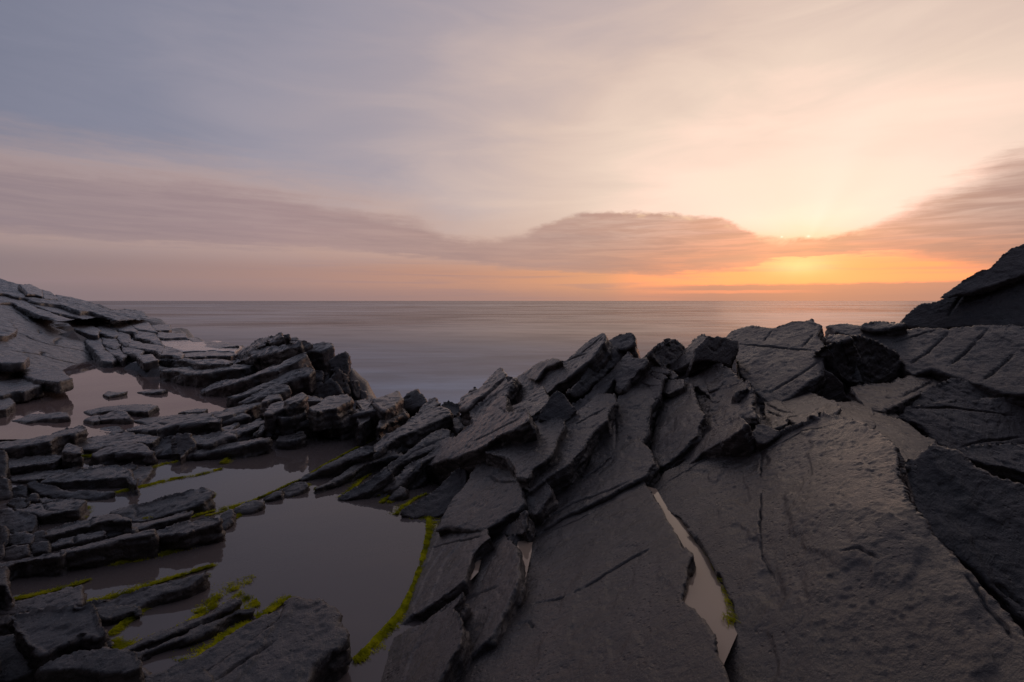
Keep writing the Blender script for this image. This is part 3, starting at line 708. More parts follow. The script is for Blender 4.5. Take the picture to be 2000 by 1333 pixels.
R('boulder', 'dark low boulder cut by the bottom edge at far left', .3, [(60, 1380), (350, 1212), (470, 1222), (540, 1400), (300, 1450)], z=.17, n=(-.05, -.3, 1), sm=5, grp='boulders at lower left')
R('boulder', 'dark facet of rock at bottom beneath the smooth grey boulder', .3, [(520, 1240), (560, 1196), (1100, 1222), (1275, 1200), (1360, 1260), (1300, 1420), (700, 1450), (540, 1400)], z=.06, n=(0, -.7, 1), grp='boulders at lower left')
R('boulder', 'reddish stone cut by the left frame edge beside the brown wedge', .3, [(-80, 270), (40, 280), (65, 320), (70, 420), (115, 560), (80, 655), (-80, 690)], z=.14, n=(.4, -.4, 1), sm=4, grp='boulders at lower left')
R('boulder', 'small grey stone wedged left of the brown pitted block', .25, [(-80, 720), (80, 702), (130, 740), (180, 850), (40, 880), (-80, 930)], z=.12, n=(0, -.4, 1), sm=4, grp='boulders at lower left')
R('rock_rib', 'speckled rib running from dark wedge to green tip in near pool', .24, [(790, 622), (1000, 572), (1270, 488), (1500, 420), (1750, 340), (1905, 308), (1850, 362), (1700, 452), (1500, 522), (1372, 572), (1270, 640), (1000, 720), (880, 668)], z=.07, n=(-.05, -.25, 1), sm=5)
R('boulder', 'dark smooth wedge at the thick end of the speckled rib', .28, [(862, 655), (1000, 640), (1260, 610), (1280, 690), (1150, 790), (1000, 870), (930, 810)], z=.09, n=(.1, -.6, 1), sm=4, grp='boulders at lower left')
block(380, 1050, 4.0)
R('rock_rib', 'upper of two thin parallel ribs with yellow weed at lower left', .2, [(-600, 900), (-400, 800), (0, 640), (200, 560), (300, 500), (345, 478), (335, 520), (180, 602), (0, 700), (-350, 860), (-560, 960)], z=.05, n=(-.05, -.3, 1), sm=4)
R('rock_rib', 'lower of two thin parallel ribs with yellow weed at lower left', .22, [(-640, 1000), (-380, 880), (0, 722), (180, 640), (380, 540), (445, 528), (455, 562), (330, 612), (200, 690), (150, 770), (0, 832), (-620, 1000), (-560, 1100)], z=.07, n=(0, -.45, 1), sm=4)
R('rock_slab', 'long brown bed along the left side of the blunt front rock', .3, [(-620, 1180), (70, 902), (400, 692), (560, 602), (650, 578), (692, 610), (500, 762), (300, 902), (150, 1012), (-100, 1180), (-200, 1300)], z=.1, n=(-.1, -.12, 1), cracks=[[(680, 600), (690, 580), (760, 545)]])
R('rock_slab', 'blunt nosed grey rock in front, its dark end overhanging the near pool', .32, [(-60, 1180), (150, 1014), (300, 906), (500, 766), (700, 600), (740, 488), (840, 478), (960, 493), (1020, 520), (1100, 570), (1132, 610), (1112, 650), (1172, 740), (1176, 800), (1100, 862), (960, 960), (900, 1040), (880, 1280), (0, 1400)], st=.012, z=.14, n=(-.08, -.1, 1), sm=4,
  cracks=[[(150, 1132), (350, 990), (500, 900), (650, 800)], [(690, 605), (600, 690), (420, 830)]])
R('boulder', 'round dark stone at the bottom edge left of the blunt rock', .3, [(-160, 1200), (-60, 1060), (60, 1040), (130, 1080), (140, 1180), (60, 1300)], z=.2, n=(0, -.2, 1), sm=6, grp='boulders at lower left')

# --- fins and blades between the pools and the central slabs
block(700, 620, 3.92)
N_ = lambda th, pts, **o: C_('knot', th, pts, name='rock_blade', **o)
R('rock_slab', 'pointed wedge shaped block in front of the sea, mid frame', .5, [(200, 745), (320, 652), (450, 556), (532, 635), (512, 682), (400, 705), (300, 705)], n=(-.35, -.55, .75), d=6.9, rough=1.3)
N_(.4, [(160, 658), (300, 606), (332, 620), (282, 664), (200, 712), (180, 702)], z=.42)
N_(.4, [(425, 765), (550, 630), (582, 622), (625, 660), (562, 695), (470, 745)], z=.4, n=(-.2, -.2, 1))
N_(.3, [(640, 662), (680, 638), (762, 665), (772, 702), (742, 742), (700, 732)], n=(.1, -.5, .8), d=6.3)
N_(.3, [(150, 802), (240, 728), (330, 698), (368, 718), (282, 755), (200, 802), (160, 834)], z=.3)
N_(.3, [(0, 762), (70, 745), (88, 770), (0, 822)], z=.27)
N_(.3, [(200, 830), (300, 770), (360, 735), (400, 780), (350, 830), (280, 840)], z=.16, n=(-.1, -.6, 1))
N_(.3, [(20, 840), (120, 785), (160, 800), (140, 850), (60, 862)], z=.13, n=(-.1, -.6, 1))
N_(.25, [(370, 720), (400, 740), (412, 775), (370, 800), (330, 775)], z=.25, n=(.2, -.5, 1))
block(600, 740, 6.667)
R('rock_slab', 'bent blade with a black square end behind the upper near pool', .45, [(350, 545), (560, 455), (760, 375), (890, 318), (960, 335), (985, 385), (930, 400), (760, 440), (560, 490), (430, 560)], z=.3, n=(-.25, -.1, 1))
R('rock_slab', 'smooth grooved slab sloping into the upper near pool', .35, [(70, 665), (340, 555), (560, 490), (740, 452), (805, 490), (780, 530), (640, 600), (440, 700), (330, 692), (180, 680)], z=.13, n=(-.3, -.25, 1), rough=.7, cracks=[[(430, 570), (260, 650)], [(500, 560), (330, 680)]])
N_(.3, [(440, 700), (640, 610), (800, 520), (860, 560), (700, 640), (560, 700)], z=.09, n=(-.1, -.5, 1))
N_(.3, [(380, 425), (560, 350), (660, 300), (750, 290), (745, 340), (700, 385), (560, 440), (430, 480)], z=.35, n=(-.1, -.5, 1))
N_(.25, [(110, 520), (250, 450), (400, 425), (465, 470), (340, 510), (200, 545)], z=.18, n=(-.1, -.3, 1))

block(700, 620, 3.92)
R('rock_slab', 'long curved blade with a thick black side running down into the pool', .4, [(-30, 1030), (110, 985), (200, 910), (370, 800), (480, 730), (570, 688), (640, 678), (682, 698), (700, 745), (600, 792), (450, 862), (330, 905), (240, 955), (110, 1045), (-10, 1062)], sm=4, z=.3, n=(-.2, -.15, 1))
block(540, 860, 5.263)
R('rock_rib', 'low dark continuation of the curved blade along the upper pool', .22, [(250, 405), (420, 310), (600, 215), (800, 110), (950, 70), (990, 95), (880, 150), (700, 215), (540, 290), (430, 330), (320, 385)], z=.09, sm=5, n=(-.2, -.4, 1))
Fn = lambda th, pts, **o: C_('fins', th, pts, name='rock_fin', **o)
Fn(.3, [(400, 490), (520, 425), (700, 330), (880, 180), (1000, 130), (1280, 130), (1100, 230), (950, 330), (820, 380), (640, 440), (480, 500)], z=.08, n=(-.1, -.45, 1), sm=4)
block(700, 620, 3.92)
Fn(.4, [(-30, 1330), (110, 1240), (260, 1112), (400, 1010), (520, 930), (640, 850), (692, 872), (692, 922), (560, 1002), (420, 1062), (300, 1112), (200, 1202), (60, 1320)], z=.22, n=(-.1, -.3, 1), cracks=[[(690, 905), (420, 1030), (240, 1150)]])
Fn(.4, [(190, 1325), (340, 1182), (480, 1082), (600, 992), (700, 930), (722, 962), (560, 1062), (400, 1172), (280, 1300)], z=.24, n=(-.2, -.3, 1))
block(540, 860, 5.263)
Fn(.3, [(640, 600), (800, 500), (1000, 370), (1140, 270), (1180, 330), (1050, 420), (940, 510), (820, 570), (710, 600)], z=.07, n=(-.2, -.5, 1), sm=4)
Fn(.3, [(1040, 572), (1200, 440), (1400, 290), (1500, 210), (1480, 260), (1340, 370), (1230, 450), (1100, 580)], z=.1, n=(-.3, -.4, 1), sm=4)
Fn(.25, [(1150, 610), (1210, 530), (1270, 478), (1330, 485), (1330, 540), (1230, 590), (1180, 625)], z=.08, n=(-.2, -.4, 1), sm=5)
R('rock_slab', 'dark bluish triangular slab with green foot dipping into the near pool', .35, [(1290, 745), (1500, 600), (1700, 450), (1915, 288), (1945, 400), (1930, 480), (1800, 680), (1640, 790), (1400, 778)], z=.16, n=(.02, -.5, .85), rough=.7)

# --- central tilted slabs
block(700, 620, 3.92)
R('rock_slab', 'tall smooth slab ending in a sharp fin tip against the sea', .42, [(985, 775), (1004*0+1190, 490), (1270, 430), (1380, 356), (1500, 318), (1570, 345), (1610, 318), (1700, 228), (1780, 168), (1868, 118), (1888, 134), (1876, 192), (1800, 292), (1700, 386), (1600, 456), (1450, 572), (1340, 592), (1150, 712), (1110, 640)], k=.6,
  cracks=[[(1760, 268), (1680, 295), (1590, 335)], [(1870, 140), (1700, 280)], [(1500, 560), (1150, 705)]], st=.012, rough=.6)
R('rock_flake', 'thin flaked layer with a dark notch on the tall fin slab', .07, [(1262, 492), (1385, 350), (1500, 312), (1560, 335), (1500, 355), (1440, 375), (1395, 430), (1338, 498)], dd=.985, k=.6, sm=1)
block(1100, 620, 6.667)
R('rock_slab', 'second fin tip, shorter and blunter, right of the sharp one', .5, [(525, 385), (560, 330), (640, 265), (760, 225), (880, 203), (918, 235), (915, 320), (860, 370), (760, 400), (640, 425), (560, 410)], k=.6, rough=.7)
R('rock_slab', 'shadowed inner bed under the second fin tip', .4, [(370, 640), (540, 420), (640, 425), (860, 375), (850, 470), (700, 590), (500, 780), (300, 960), (160, 1010), (60, 990), (240, 820)], n=(.25, -.75, .55), d=5.0)
R('rock_slab', 'sloping slab beneath the second fin with a stepped edge', .35, [(100, 1150), (300, 1020), (480, 830), (720, 610), (850, 470), (905, 545), (1090, 535), (1110, 570), (960, 720), (770, 920), (700, 880), (690, 790), (730, 700), (640, 800), (540, 960), (440, 1040), (300, 1130), (110, 1260)], rough=.8, k=.5)
block(1100, 600, 3.92)
R('rock_slab', 'broad central slab with a ragged right edge on the main fissure', .4, [(648, 400), (740, 440), (800, 490), (690, 485), (650, 540), (745, 590), (728, 690), (658, 760), (642, 850), (648, 960), (582, 1035), (400, 1110), (240, 1240), (150, 1295), (230, 1090), (330, 900), (400, 760), (440, 650), (560, 510)], st=.012, rough=.8, k=.5,
  cracks=[[(410, 690), (395, 800), (400, 1000), (390, 1090)]])
Cp = lambda th, pts, **o: C_('chip', th, pts, name='flake', **o)
Cp(.06, [(640, 478), (690, 455), (760, 470), (812, 482), (805, 500), (700, 496)], dd=.985)
Cp(.06, [(605, 562), (640, 540), (750, 560), (752, 592), (660, 588)], dd=.985)
Cp(.06, [(800, 470), (876, 520), (840, 545), (800, 520)], dd=.985)
Cp(.06, [(660, 520), (740, 545), (790, 540), (700, 505)], dd=.99)
Cp(.07, [(790, 596), (905, 580), (916, 604), (800, 655), (780, 640)], dd=.985)
Cp(.12, [(625, 800), (660, 752), (712, 790), (700, 830), (650, 835)], dd=.985, n=(.3, -.6, .7))
Cp(.1, [(690, 640), (735, 600), (728, 690), (690, 700)], dd=.985)
R('rock_slab', 'smooth slab right of the main fissure with a torn right edge', .4, [(785, 650), (905, 605), (972, 612), (1000, 680), (1042, 790), (1074, 830), (1040, 892), (1022, 980), (920, 1082), (770, 1212), (722, 1232), (708, 1100), (745, 940), (765, 800)], st=.012, rough=.7, k=.5)
R('boulder', 'dark faced block on the ridge right of the orange lit notch', .5, [(685, 350), (795, 260), (840, 262), (905, 285), (938, 332), (862, 392), (782, 455), (720, 405)], n=(.3, -.7, .5), d=5.0, rough=1.4, grp='ridge blocks')
R('rock_slab', 'narrow pale bed leaning on the dark faced ridge block', .2, [(600, 385), (700, 300), (800, 258), (815, 268), (760, 310), (690, 370), (680, 405), (620, 392)], dd=.98)
R('boulder', 'angular ridge block with two flat blue grey facets', .5, [(1000, 415), (1022, 325), (1092, 250), (1112, 226), (1240, 234), (1337, 262), (1337, 322), (1272, 452), (1180, 422), (1100, 405)], n=(.15, -.8, .45), d=4.6, rough=.6, grp='ridge blocks', cracks=[[(1090, 290), (1160, 350), (1240, 250)]])
R('rock_slab', 'pale sloping shoulder left of the angular ridge block', .35, [(930, 330), (985, 270), (1060, 213), (1102, 218), (1092, 262), (1022, 326), (985, 400), (850, 470), (790, 470)], dd=.98, rough=.8)
R('rock_slab', 'fractured slab below the angular ridge block', .4, [(785, 478), (985, 335), (1000, 412), (1060, 410), (1170, 430), (1282, 472), (1352, 560), (1372, 602), (1300, 652), (1270, 692), (1140, 712), (1105, 640), (1050, 595), (972, 606), (910, 578), (822, 570)], st=.012, rough=1.1,
  cracks=[[(1280, 470), (1160, 460), (1060, 470), (930, 560)], [(1270, 690), (1350, 610)]])
R('rock_flake', 'small stepped flake on the fractured slab', .06, [(1120, 640), (1130, 545), (1180, 520), (1245, 550), (1175, 622)], dd=.985, sm=1)
R('rock_slab', 'rough humped slab ending in a dark crumbling edge', .45, [(1075, 720), (1140, 705), (1340, 612), (1385, 602), (1430, 682), (1452, 800), (1482, 842), (1390, 845), (1340, 872), (1130, 992), (960, 1132), (762, 1300), (725, 1240), (925, 1090), (1030, 985), (1052, 890), (1085, 835)], st=.012, rough=1.2)
R('rock_slab', 'thin parallel strip of rock between two straight cracks', .3, [(762, 1306), (960, 1140), (1130, 1000), (1345, 884), (1395, 885), (1310, 970), (1060, 1110), (800, 1310)], rough=.7)
block(700, 620, 3.92)
R('rock_slab', 'long slab of the central ridge with a torn patch near its head', .4, [(905, 845), (1000, 740), (1062, 655), (1112, 640), (1132, 720), (1156, 757), (1272, 738), (1312, 766), (1300, 792), (1180, 852), (1090, 882), (1040, 912), (900, 1002), (720, 1066), (640, 1092), (500, 1142), (385, 1212), (330, 1310), (270, 1340), (400, 1182), (560, 1052), (690, 962), (762, 955)], rough=.7, k=.6,
  cracks=[[(1270, 745), (1000, 880), (850, 960)], [(1070, 690), (1120, 720)]])
R('boulder', 'squared lit block perched on the long ridge slab', .3, [(1150, 736), (1280, 680), (1420, 580), (1457, 606), (1450, 642), (1400, 692), (1330, 752), (1280, 738), (1160, 753)], dd=.975, k=.5, grp='ridge blocks')
R('boulder', 'dark pointed block standing between two central slabs', .4, [(1385, 745), (1450, 650), (1520, 556), (1562, 580), (1622, 660), (1655, 720), (1560, 795), (1480, 778), (1390, 770)], n=(-.1, -.7, .7), d=4.35, rough=.6, grp='ridge blocks')
R('rock_slab', 'narrow blade with a squared tip leaning over the shore', .4, [(795, 692), (812, 650), (935, 590), (1098, 426), (1128, 432), (1120, 450), (1000, 565), (840, 695)], k=.4)
N_(.35, [(800, 652), (832, 602), (890, 543), (935, 570), (902, 632), (852, 645)], n=(.1, -.5, .8), d=6, rough=1.6)
R('rock_slab', 'thin jagged strip along the upper edge of the long ridge slab', .3, [(890, 795), (905, 742), (1010, 660), (1152, 508), (1188, 488), (1172, 532), (1102, 612), (1000, 692), (922, 782)], rough=1.5)
N_(.2, [(1138, 450), (1180, 458), (1192, 486), (1150, 492)], n=(0, -.6, .8), d=5.6)
R('boulder', 'grey crumbling block at the head of the slanting fins', .3, [(690, 792), (790, 740), (832, 720), (862, 790), (872, 812), (762, 872), (700, 832)], z=.45, n=(-.1, -.35, 1), grp='ridge blocks')
R('boulder', 'small rough chip catching warm light beside the fins', .25, [(700, 905), (760, 850), (830, 833), (828, 882), (762, 942), (702, 952)], z=.36, n=(.1, -.4, 1), rough=1.8, grp='ridge blocks')
R('boulder', 'rough sunlit crumble at the upper end of the fins', .25, [(640, 1092), (650, 1010), (692, 962), (742, 1000), (722, 1062)], z=.37, n=(.25, -.5, 1), rough=1.8, grp='ridge blocks')
R('rock_slab', 'bluish smooth slab framed by cracks in the centre', .35, [(1040, 1012), (1300, 800), (1370, 768), (1480, 780), (1562, 790), (1572, 832), (1512, 932), (1482, 1032), (1412, 1102), (1332, 1152), (1292, 1222), (1230, 1212), (1200, 1142), (1130, 1052)], st=.012, rough=.6, k=.4)
R('rock_slab', 'long slab with ragged black right side above the puddled fissure', .4, [(1582, 832), (1700, 752), (1850, 625), (1940, 618), (1968, 650), (1905, 722), (1902, 792), (1812, 852), (1752, 932), (1702, 1022), (1622, 1112), (1432, 1232), (1312, 1325), (1312, 1272), (1402, 1132), (1482, 1042), (1522, 932)], rough=.8, k=.6, cracks=[[(1900, 690), (1640, 830)]])
block(800, 880, 3.92)
R('rock_slab', 'smooth leaf shaped slab left of the puddled fissure', .4, [(620, 14), (715, 22), (800, 96), (836, 190), (869, 300), (886, 405), (850, 442), (760, 492), (620, 576), (560, 604), (400, 596), (280, 578), (218, 602), (330, 450), (450, 300)], st=.012, rough=.7, fit=[(856, 1033, .10), (943, 1034, .25), (1026, 985, .40), (965, 886, .41), (900, 960, .23)],
  cracks=[[(600, 180), (680, 235), (840, 245)]])
R('rock_slab', 'lower slab along the weedy right edge of the near pool', .4, [(280, 590), (400, 610), (560, 618), (615, 662), (560, 702), (472, 802), (448, 882), (420, 992), (330, 1062), (150, 1182), (-60, 1345), (-190, 1470), (-60, 1262), (55, 1100), (108, 900), (145, 772), (200, 682)], st=.012, rough=.6,
  cracks=[[(150, 765), (350, 700), (560, 650)]])
R('rock_slab', 'small knuckle of rock at the top of the puddled fissure', .3, [(915, 310), (940, 262), (1020, 236), (1062, 262), (1082, 312), (1030, 402), (980, 472), (915, 440), (905, 400)], fit=[(1035, 955, .42), (1070, 960, .46), (1050, 1000, .39)])
R('rock_slab', 'small wedge pinched in the middle of the puddled fissure', .25, [(690, 662), (780, 592), (868, 532), (882, 562), (870, 622), (760, 642)])
R('rock_slab', 'dark stub below the pinched wedge in the fissure', .2, [(745, 660), (870, 625), (880, 700), (835, 745), (790, 715)], n=(.2, -.6, .8), dd=1.02)
R('rock_slab', 'slab left of the main smooth face with lower end cut by a crack', .4, [(1245*0+1744, -55), (1842, 0), (1874, 98), (1811, 176), (1725, 227), (1588, 306), (1392, 412), (1176, 502), (1019, 608), (960, 647), (949, 568), (1019, 470), (1098, 333), (1196, 255), (1313, 165), (1419, 137), (1568, 39)], rough=.7, st=.010, fit=[(1240, 938, .568), (1100, 1008, .372), (1050, 1045, .30), (1245, 866, .70), (1162, 915, .50), (1105, 945, .42)],
  cracks=[[(1720, 225), (1480, 330), (1250, 410), (1000, 560)]])
R('rock_slab', 'large smooth front slab left of the long slit pond', .5, [(1725, 243), (1608, 306), (1450, 392), (1254, 510), (1117, 608), (985, 668), (968, 690), (930, 823), (878, 980), (790, 1176), (725, 1313), (627, 1529), (470, 1686), (353, 1823), (314, 2098), (2607, 2098), (2391, 1646), (2332, 1529), (2313, 1392), (2234, 1274), (2117, 1176), (2082, 1137), (2105, 980), (2156, 804), (2097, 745), (2046, 647), (1960, 529), (1901, 412), (1843, 333)], rough=.6, und=.025, st=.010, tuck=20, res=.0039, fit=[(1335, 1070, .605), (1340, 1180, .60), (1412, 1300, .6), (1000, 1190, .25), (1240, 942, .56), (1050, 1045, .30)],
  cracks=[[(1176, 1117), (1260, 1070), (1420, 980), (1560, 880)], [(925, 1160), (1100, 1130), (1200, 1100)], [(780, 1330), (900, 1300), (960, 1350)], [(1420, 980), (1560, 880), (1720, 790), (1850, 740)], [(1000, 640), (1130, 590), (1300, 520), (1450, 440)]])
block(700, 1050, 4.71)
R('rock_slab', 'narrow slab wedged between two wet fissures in front', .4, [(1290, 30), (1330, 0), (1392, 40), (1472, 112), (1492, 202), (1482, 382), (1452, 472), (1382, 602), (1312, 762), (1222, 922), (1100, 1022), (960, 1180), (900, 1240), (860, 1160), (905, 1000), (935, 880), (925, 720), (885, 640), (905, 600), (962, 482), (1042, 352), (1132, 202), (1202, 110)], st=.012, rough=.8, cracks=[[(900, 605), (1050, 540), (1330, 440)]])
R('rock_slab', 'dark sloping slab at bottom centre with a rough right end', .5, [(858, 645), (905, 705), (932, 765), (942, 900), (905, 1000), (822, 1122), (760, 1240), (700, 1560), (-400, 1560), (-150, 1290), (0, 1178), (242, 975), (460, 832), (702, 692), (955, 500), (905, 590)], st=.012, rough=.8)

# --- right hand rocks
block(0, 0, 1)
R('boulder', 'huge pitted slab filling the lower right, its ridge stepping down the frame', .6, [(1282, 962), (1300, 935), (1350, 902), (1432, 852), (1475, 868), (1530, 850), (1560, 838), (1600, 818), (1650, 827), (1682, 836), (1718, 851), (1746, 872), (1756, 895), (1756, 942), (1772, 963), (1777, 993), (1813, 1030), (1822, 1052), (1882, 1110), (1915, 1150), (1990, 1232), (2150, 1380), (2150, 1450), (1460, 1420), (1418, 1330), (1410, 1300), (1426, 1280), (1442, 1240), (1438, 1190), (1416, 1130), (1380, 1072), (1330, 1012)], rough=.9, und=.05, st=.016, res=.0039, fit=[(1330, 1012, .56), (1416, 1130, .56), (1440, 1240, .56), (1412, 1300, .57), (1750, 900, .98), (1900, 1150, .86), (1600, 818, 1.06)], cat='rock', grp='right hand rocks',
  cracks=[[(1484, 945), (1484, 1000), (1486, 1080), (1500, 1110), (1525, 1155)], [(1480, 870), (1484, 930)], [(1290, 950), (1360, 905), (1440, 858)], [(1880, 1112), (1930, 1190), (1990, 1260)], [(1470, 880), (1560, 838), (1640, 826)], [(1650, 1100), (1690, 1092), (1730, 1112)]])
block(1500, 780, 3.92)
R('boulder', 'pitted dark slab behind the stepping ridge at the right edge', .6, [(1005, 455), (1130, 452), (1270, 345), (1332, 370), (1460, 402), (1560, 520), (1800, 612), (3000, 1000), (3000, 1900), (1960, 1700), (1620, 1335), (1380, 1132), (1250, 1022), (1100, 862), (1070, 742), (1005, 602)], rough=1.2, n=(-.12, -.58, .8), d=2.2, und=.03, st=.016, res=.0048, grp='right hand rocks', cracks=[[(1720, 1390), (1960, 1600)]])
R('boulder', 'flat slanting band of rock behind the ridge crest', .4, [(375, 132), (480, 76), (640, 60), (760, 68), (905, 80), (1000, 130), (900, 152), (850, 190), (720, 210), (600, 210), (440, 180)], grp='right hand rocks', rough=.6, k=0, dd=1.1)
R('boulder', 'smooth hollow slab between ridge crest and dark slot', .4, [(600, 165), (720, 148), (850, 148), (1000, 182), (1120, 242), (1150, 272), (1272, 312), (1222, 420), (1100, 520), (960, 480), (860, 400), (720, 300), (620, 240)], grp='right hand rocks', rough=.7, k=0, dd=1.07)
R('boulder', 'dark hollow rock face right of the slot', .5, [(905, 82), (1100, 60), (1400, 10), (1700, 5), (3100, 30), (3100, 300), (1640, 352), (1450, 392), (1322, 352), (1255, 292), (1210, 215), (1120, 175), (1000, 132)], grp='right hand rocks', rough=1.0, n=(-.05, -.6, .8), d=3.5, cracks=[[(1000, 70), (1400, 60), (1960, 130)], [(1450, 380), (1640, 330), (1960, 290)]])
R('boulder', 'low dark shelf at the right edge under the hollow face', .4, [(1335, 366), (1450, 394), (1640, 356), (3100, 292), (3100, 640), (1960, 560), (1750, 512), (1560, 452), (1440, 404)], grp='right hand rocks', rough=.9, n=(-.05, -.5, .8), d=2.95)
block(1500, 460, 3.92)
R('boulder', 'broad cracked slope below the high slab at right', .7, [(445, 702), (560, 684), (660, 690), (740, 702), (900, 716), (1150, 710), (1300, 716), (1460, 712), (1700, 690), (3100, 700), (3100, 1230), (1800, 1192), (1600, 1132), (1480, 1092), (1250, 1022), (1110, 1072), (1045, 1032), (1022, 950), (962, 872), (820, 812), (640, 772), (520, 745)], grp='right hand rocks', st=.012, rough=.6, k=.2, res=.0034,
  cracks=[[(1400, 722), (1310, 810), (1220, 902), (1050, 1022)], [(1700, 700), (1550, 852), (1440, 950), (1330, 1025)], [(1290, 722), (1100, 782), (950, 822)], [(1900, 880), (1760, 1010), (1630, 1112)]])
R('boulder', 'tall dark boulder under the overhanging top slab at right', 1.2, [(1020, 668), (1090, 600), (1160, 533), (1270, 514), (1340, 490), (1550, 420), (1830, 318), (2900, 0), (2900, 740), (1700, 700), (1500, 690), (1250, 705), (1100, 690)], n=(-.35, -.62, .68), d=4.95, grp='right hand rocks', rough=.6, cracks=[[(1495, 440), (1430, 540), (1365, 632)]])
R('rock_slab', 'overhanging top slab climbing out of the frame at upper right', .2, [(1330, 466), (1352, 438), (1450, 380), (1580, 300), (1740, 220), (1800, 150), (1960, 68), (2900, -380), (2900, 0), (1960, 285), (1830, 322), (1550, 424), (1350, 488)], n=(-.3, -.6, .65), d=5.0, rough=.6, grp='right hand rocks')
R('boulder', 'tiny boulder on the skyline below the tall right boulder', .15, [(935, 672), (950, 660), (972, 664), (975, 680), (940, 686)], n=(0, -.6, .8), d=4.9, grp='right hand rocks', sm=4)
R('boulder', 'low rounded skyline rock left of the tall right boulder', .3, [(730, 695), (800, 674), (900, 672), (950, 684), (1030, 668), (1060, 690), (930, 712), (800, 706)], grp='right hand rocks', d=4.8, sm=4)
block(0, 0, 1)
R('rock_slab', 'large slanting slab with crest on the skyline right of centre', .7, [(1421, 658), (1432, 647), (1467, 637), (1513, 641), (1546, 627), (1583, 624), (1604, 636), (1592, 654), (1609, 672), (1612, 688), (1604, 702), (1606, 724), (1544, 775), (1520, 790), (1500, 786), (1480, 770), (1462, 748), (1447, 730), (1437, 702), (1440, 674)], edge=.015, st=.012, rough=.5, k=.5, d=4.5, res=.0028,
  cracks=[[(1440, 673), (1480, 676), (1530, 680), (1585, 683), (1608, 690)], [(1605, 700), (1560, 735), (1500, 772)], [(1508, 645), (1490, 668)], [(1588, 650), (1565, 678)]])
block(1500, 460, 3.92)
R('boulder', 'black hollowed rock face beneath the skyline slab', .5, [(425, 830), (560, 832), (640, 780), (720, 790), (812, 822), (905, 850), (982, 902), (1034, 1002), (1032, 1062), (940, 1132), (820, 1142), (720, 1112), (640, 1112), (560, 1062), (500, 900)], n=(.25, -.85, .25), d=4.25, rough=1.5, grp='ridge blocks')
R('boulder', 'dark triangular face at the lower corner of the skyline slab', .4, [(172, 1226), (410, 1040), (492, 1050), (572, 1132), (600, 1240), (585, 1315), (380, 1262)], n=(.1, -.9, .2), d=4.0, rough=.6, grp='ridge blocks')
R('rock_slab', 'small pale ledge on top of the black hollowed face', .2, [(465, 756), (590, 764), (640, 786), (560, 812), (450, 800)], d=4.3)
R('rock_slab', 'rounded rock hump below the black hollowed face', .5, [(640, 1160), (800, 1146), (940, 1136), (1040, 1082), (1110, 1076), (1250, 1022), (1380, 1050), (1500, 1112), (1400, 1104), (1280, 1162), (1130, 1212), (950, 1292), (860, 1340), (740, 1300)], rough=1.0, k=0, dd=1.03, cracks=[[(1380, 1060), (1200, 1150), (1000, 1240)]])
R('rock_slab', 'dark lower slope right of the rounded hump', .5, [(1130, 1218), (1300, 1152), (1420, 1104), (1560, 1132), (1750, 1172), (3100, 1230), (3100, 1320), (1500, 1300), (1100, 1320), (920, 1336)], rough=1.0, n=(-.05, -.55, .8), d=3.75)
block(1400, 760, 6.667)
R('rock_slab', 'pale fan shaped bed sloping to the ridge of the huge slab', .3, [(530, 230), (600, 160), (800, 215), (1050, 325), (900, 345), (900, 440), (700, 520), (540, 440)], rough=.7, k=0, dd=1.04, cracks=[[(640, 285), (850, 365)], [(620, 180), (760, 260), (1000, 320)]])
R('rock_slab', 'flat grey bed between the fan and the dark triangular face', .35, [(640, 165), (940, 105), (1220, 120), (1330, 150), (1500, 210), (1600, 240), (1520, 300), (1330, 480), (1060, 440), (800, 300)], rough=.6, k=0, dd=1.06)
R('rock_slab', 'dark flat bed below the black hollowed face', .35, [(1310, 350), (1460, 258), (1620, 244), (1820, 230), (2000, 245), (2060, 470), (1900, 600), (1760, 540), (1500, 480)], rough=.6, k=0, dd=1.06)
R('boulder', 'pyramid shaped stone perched on the crest of the huge slab', .3, [(465, 560), (520, 470), (620, 455), (740, 530), (850, 575), (640, 720), (530, 700)], n=(-.1, -.45, .85), dd=.985, rough=.6, grp='ridge blocks')
R('rock_slab', 'dark crumbling notch edge left of the fan shaped bed', .3, [(290, 60), (420, 20), (560, 150), (540, 380), (450, 340), (330, 230)], n=(.3, -.8, .3), d=3.55, rough=1.8)

# ------------------------------------------------------------------ materials
def mat_new(name):
    m = bpy.data.materials.new(name); m.use_nodes = True
    t = NT(m.node_tree); t.n.clear(); out = t.new('ShaderNodeOutputMaterial')
    return m, t, out

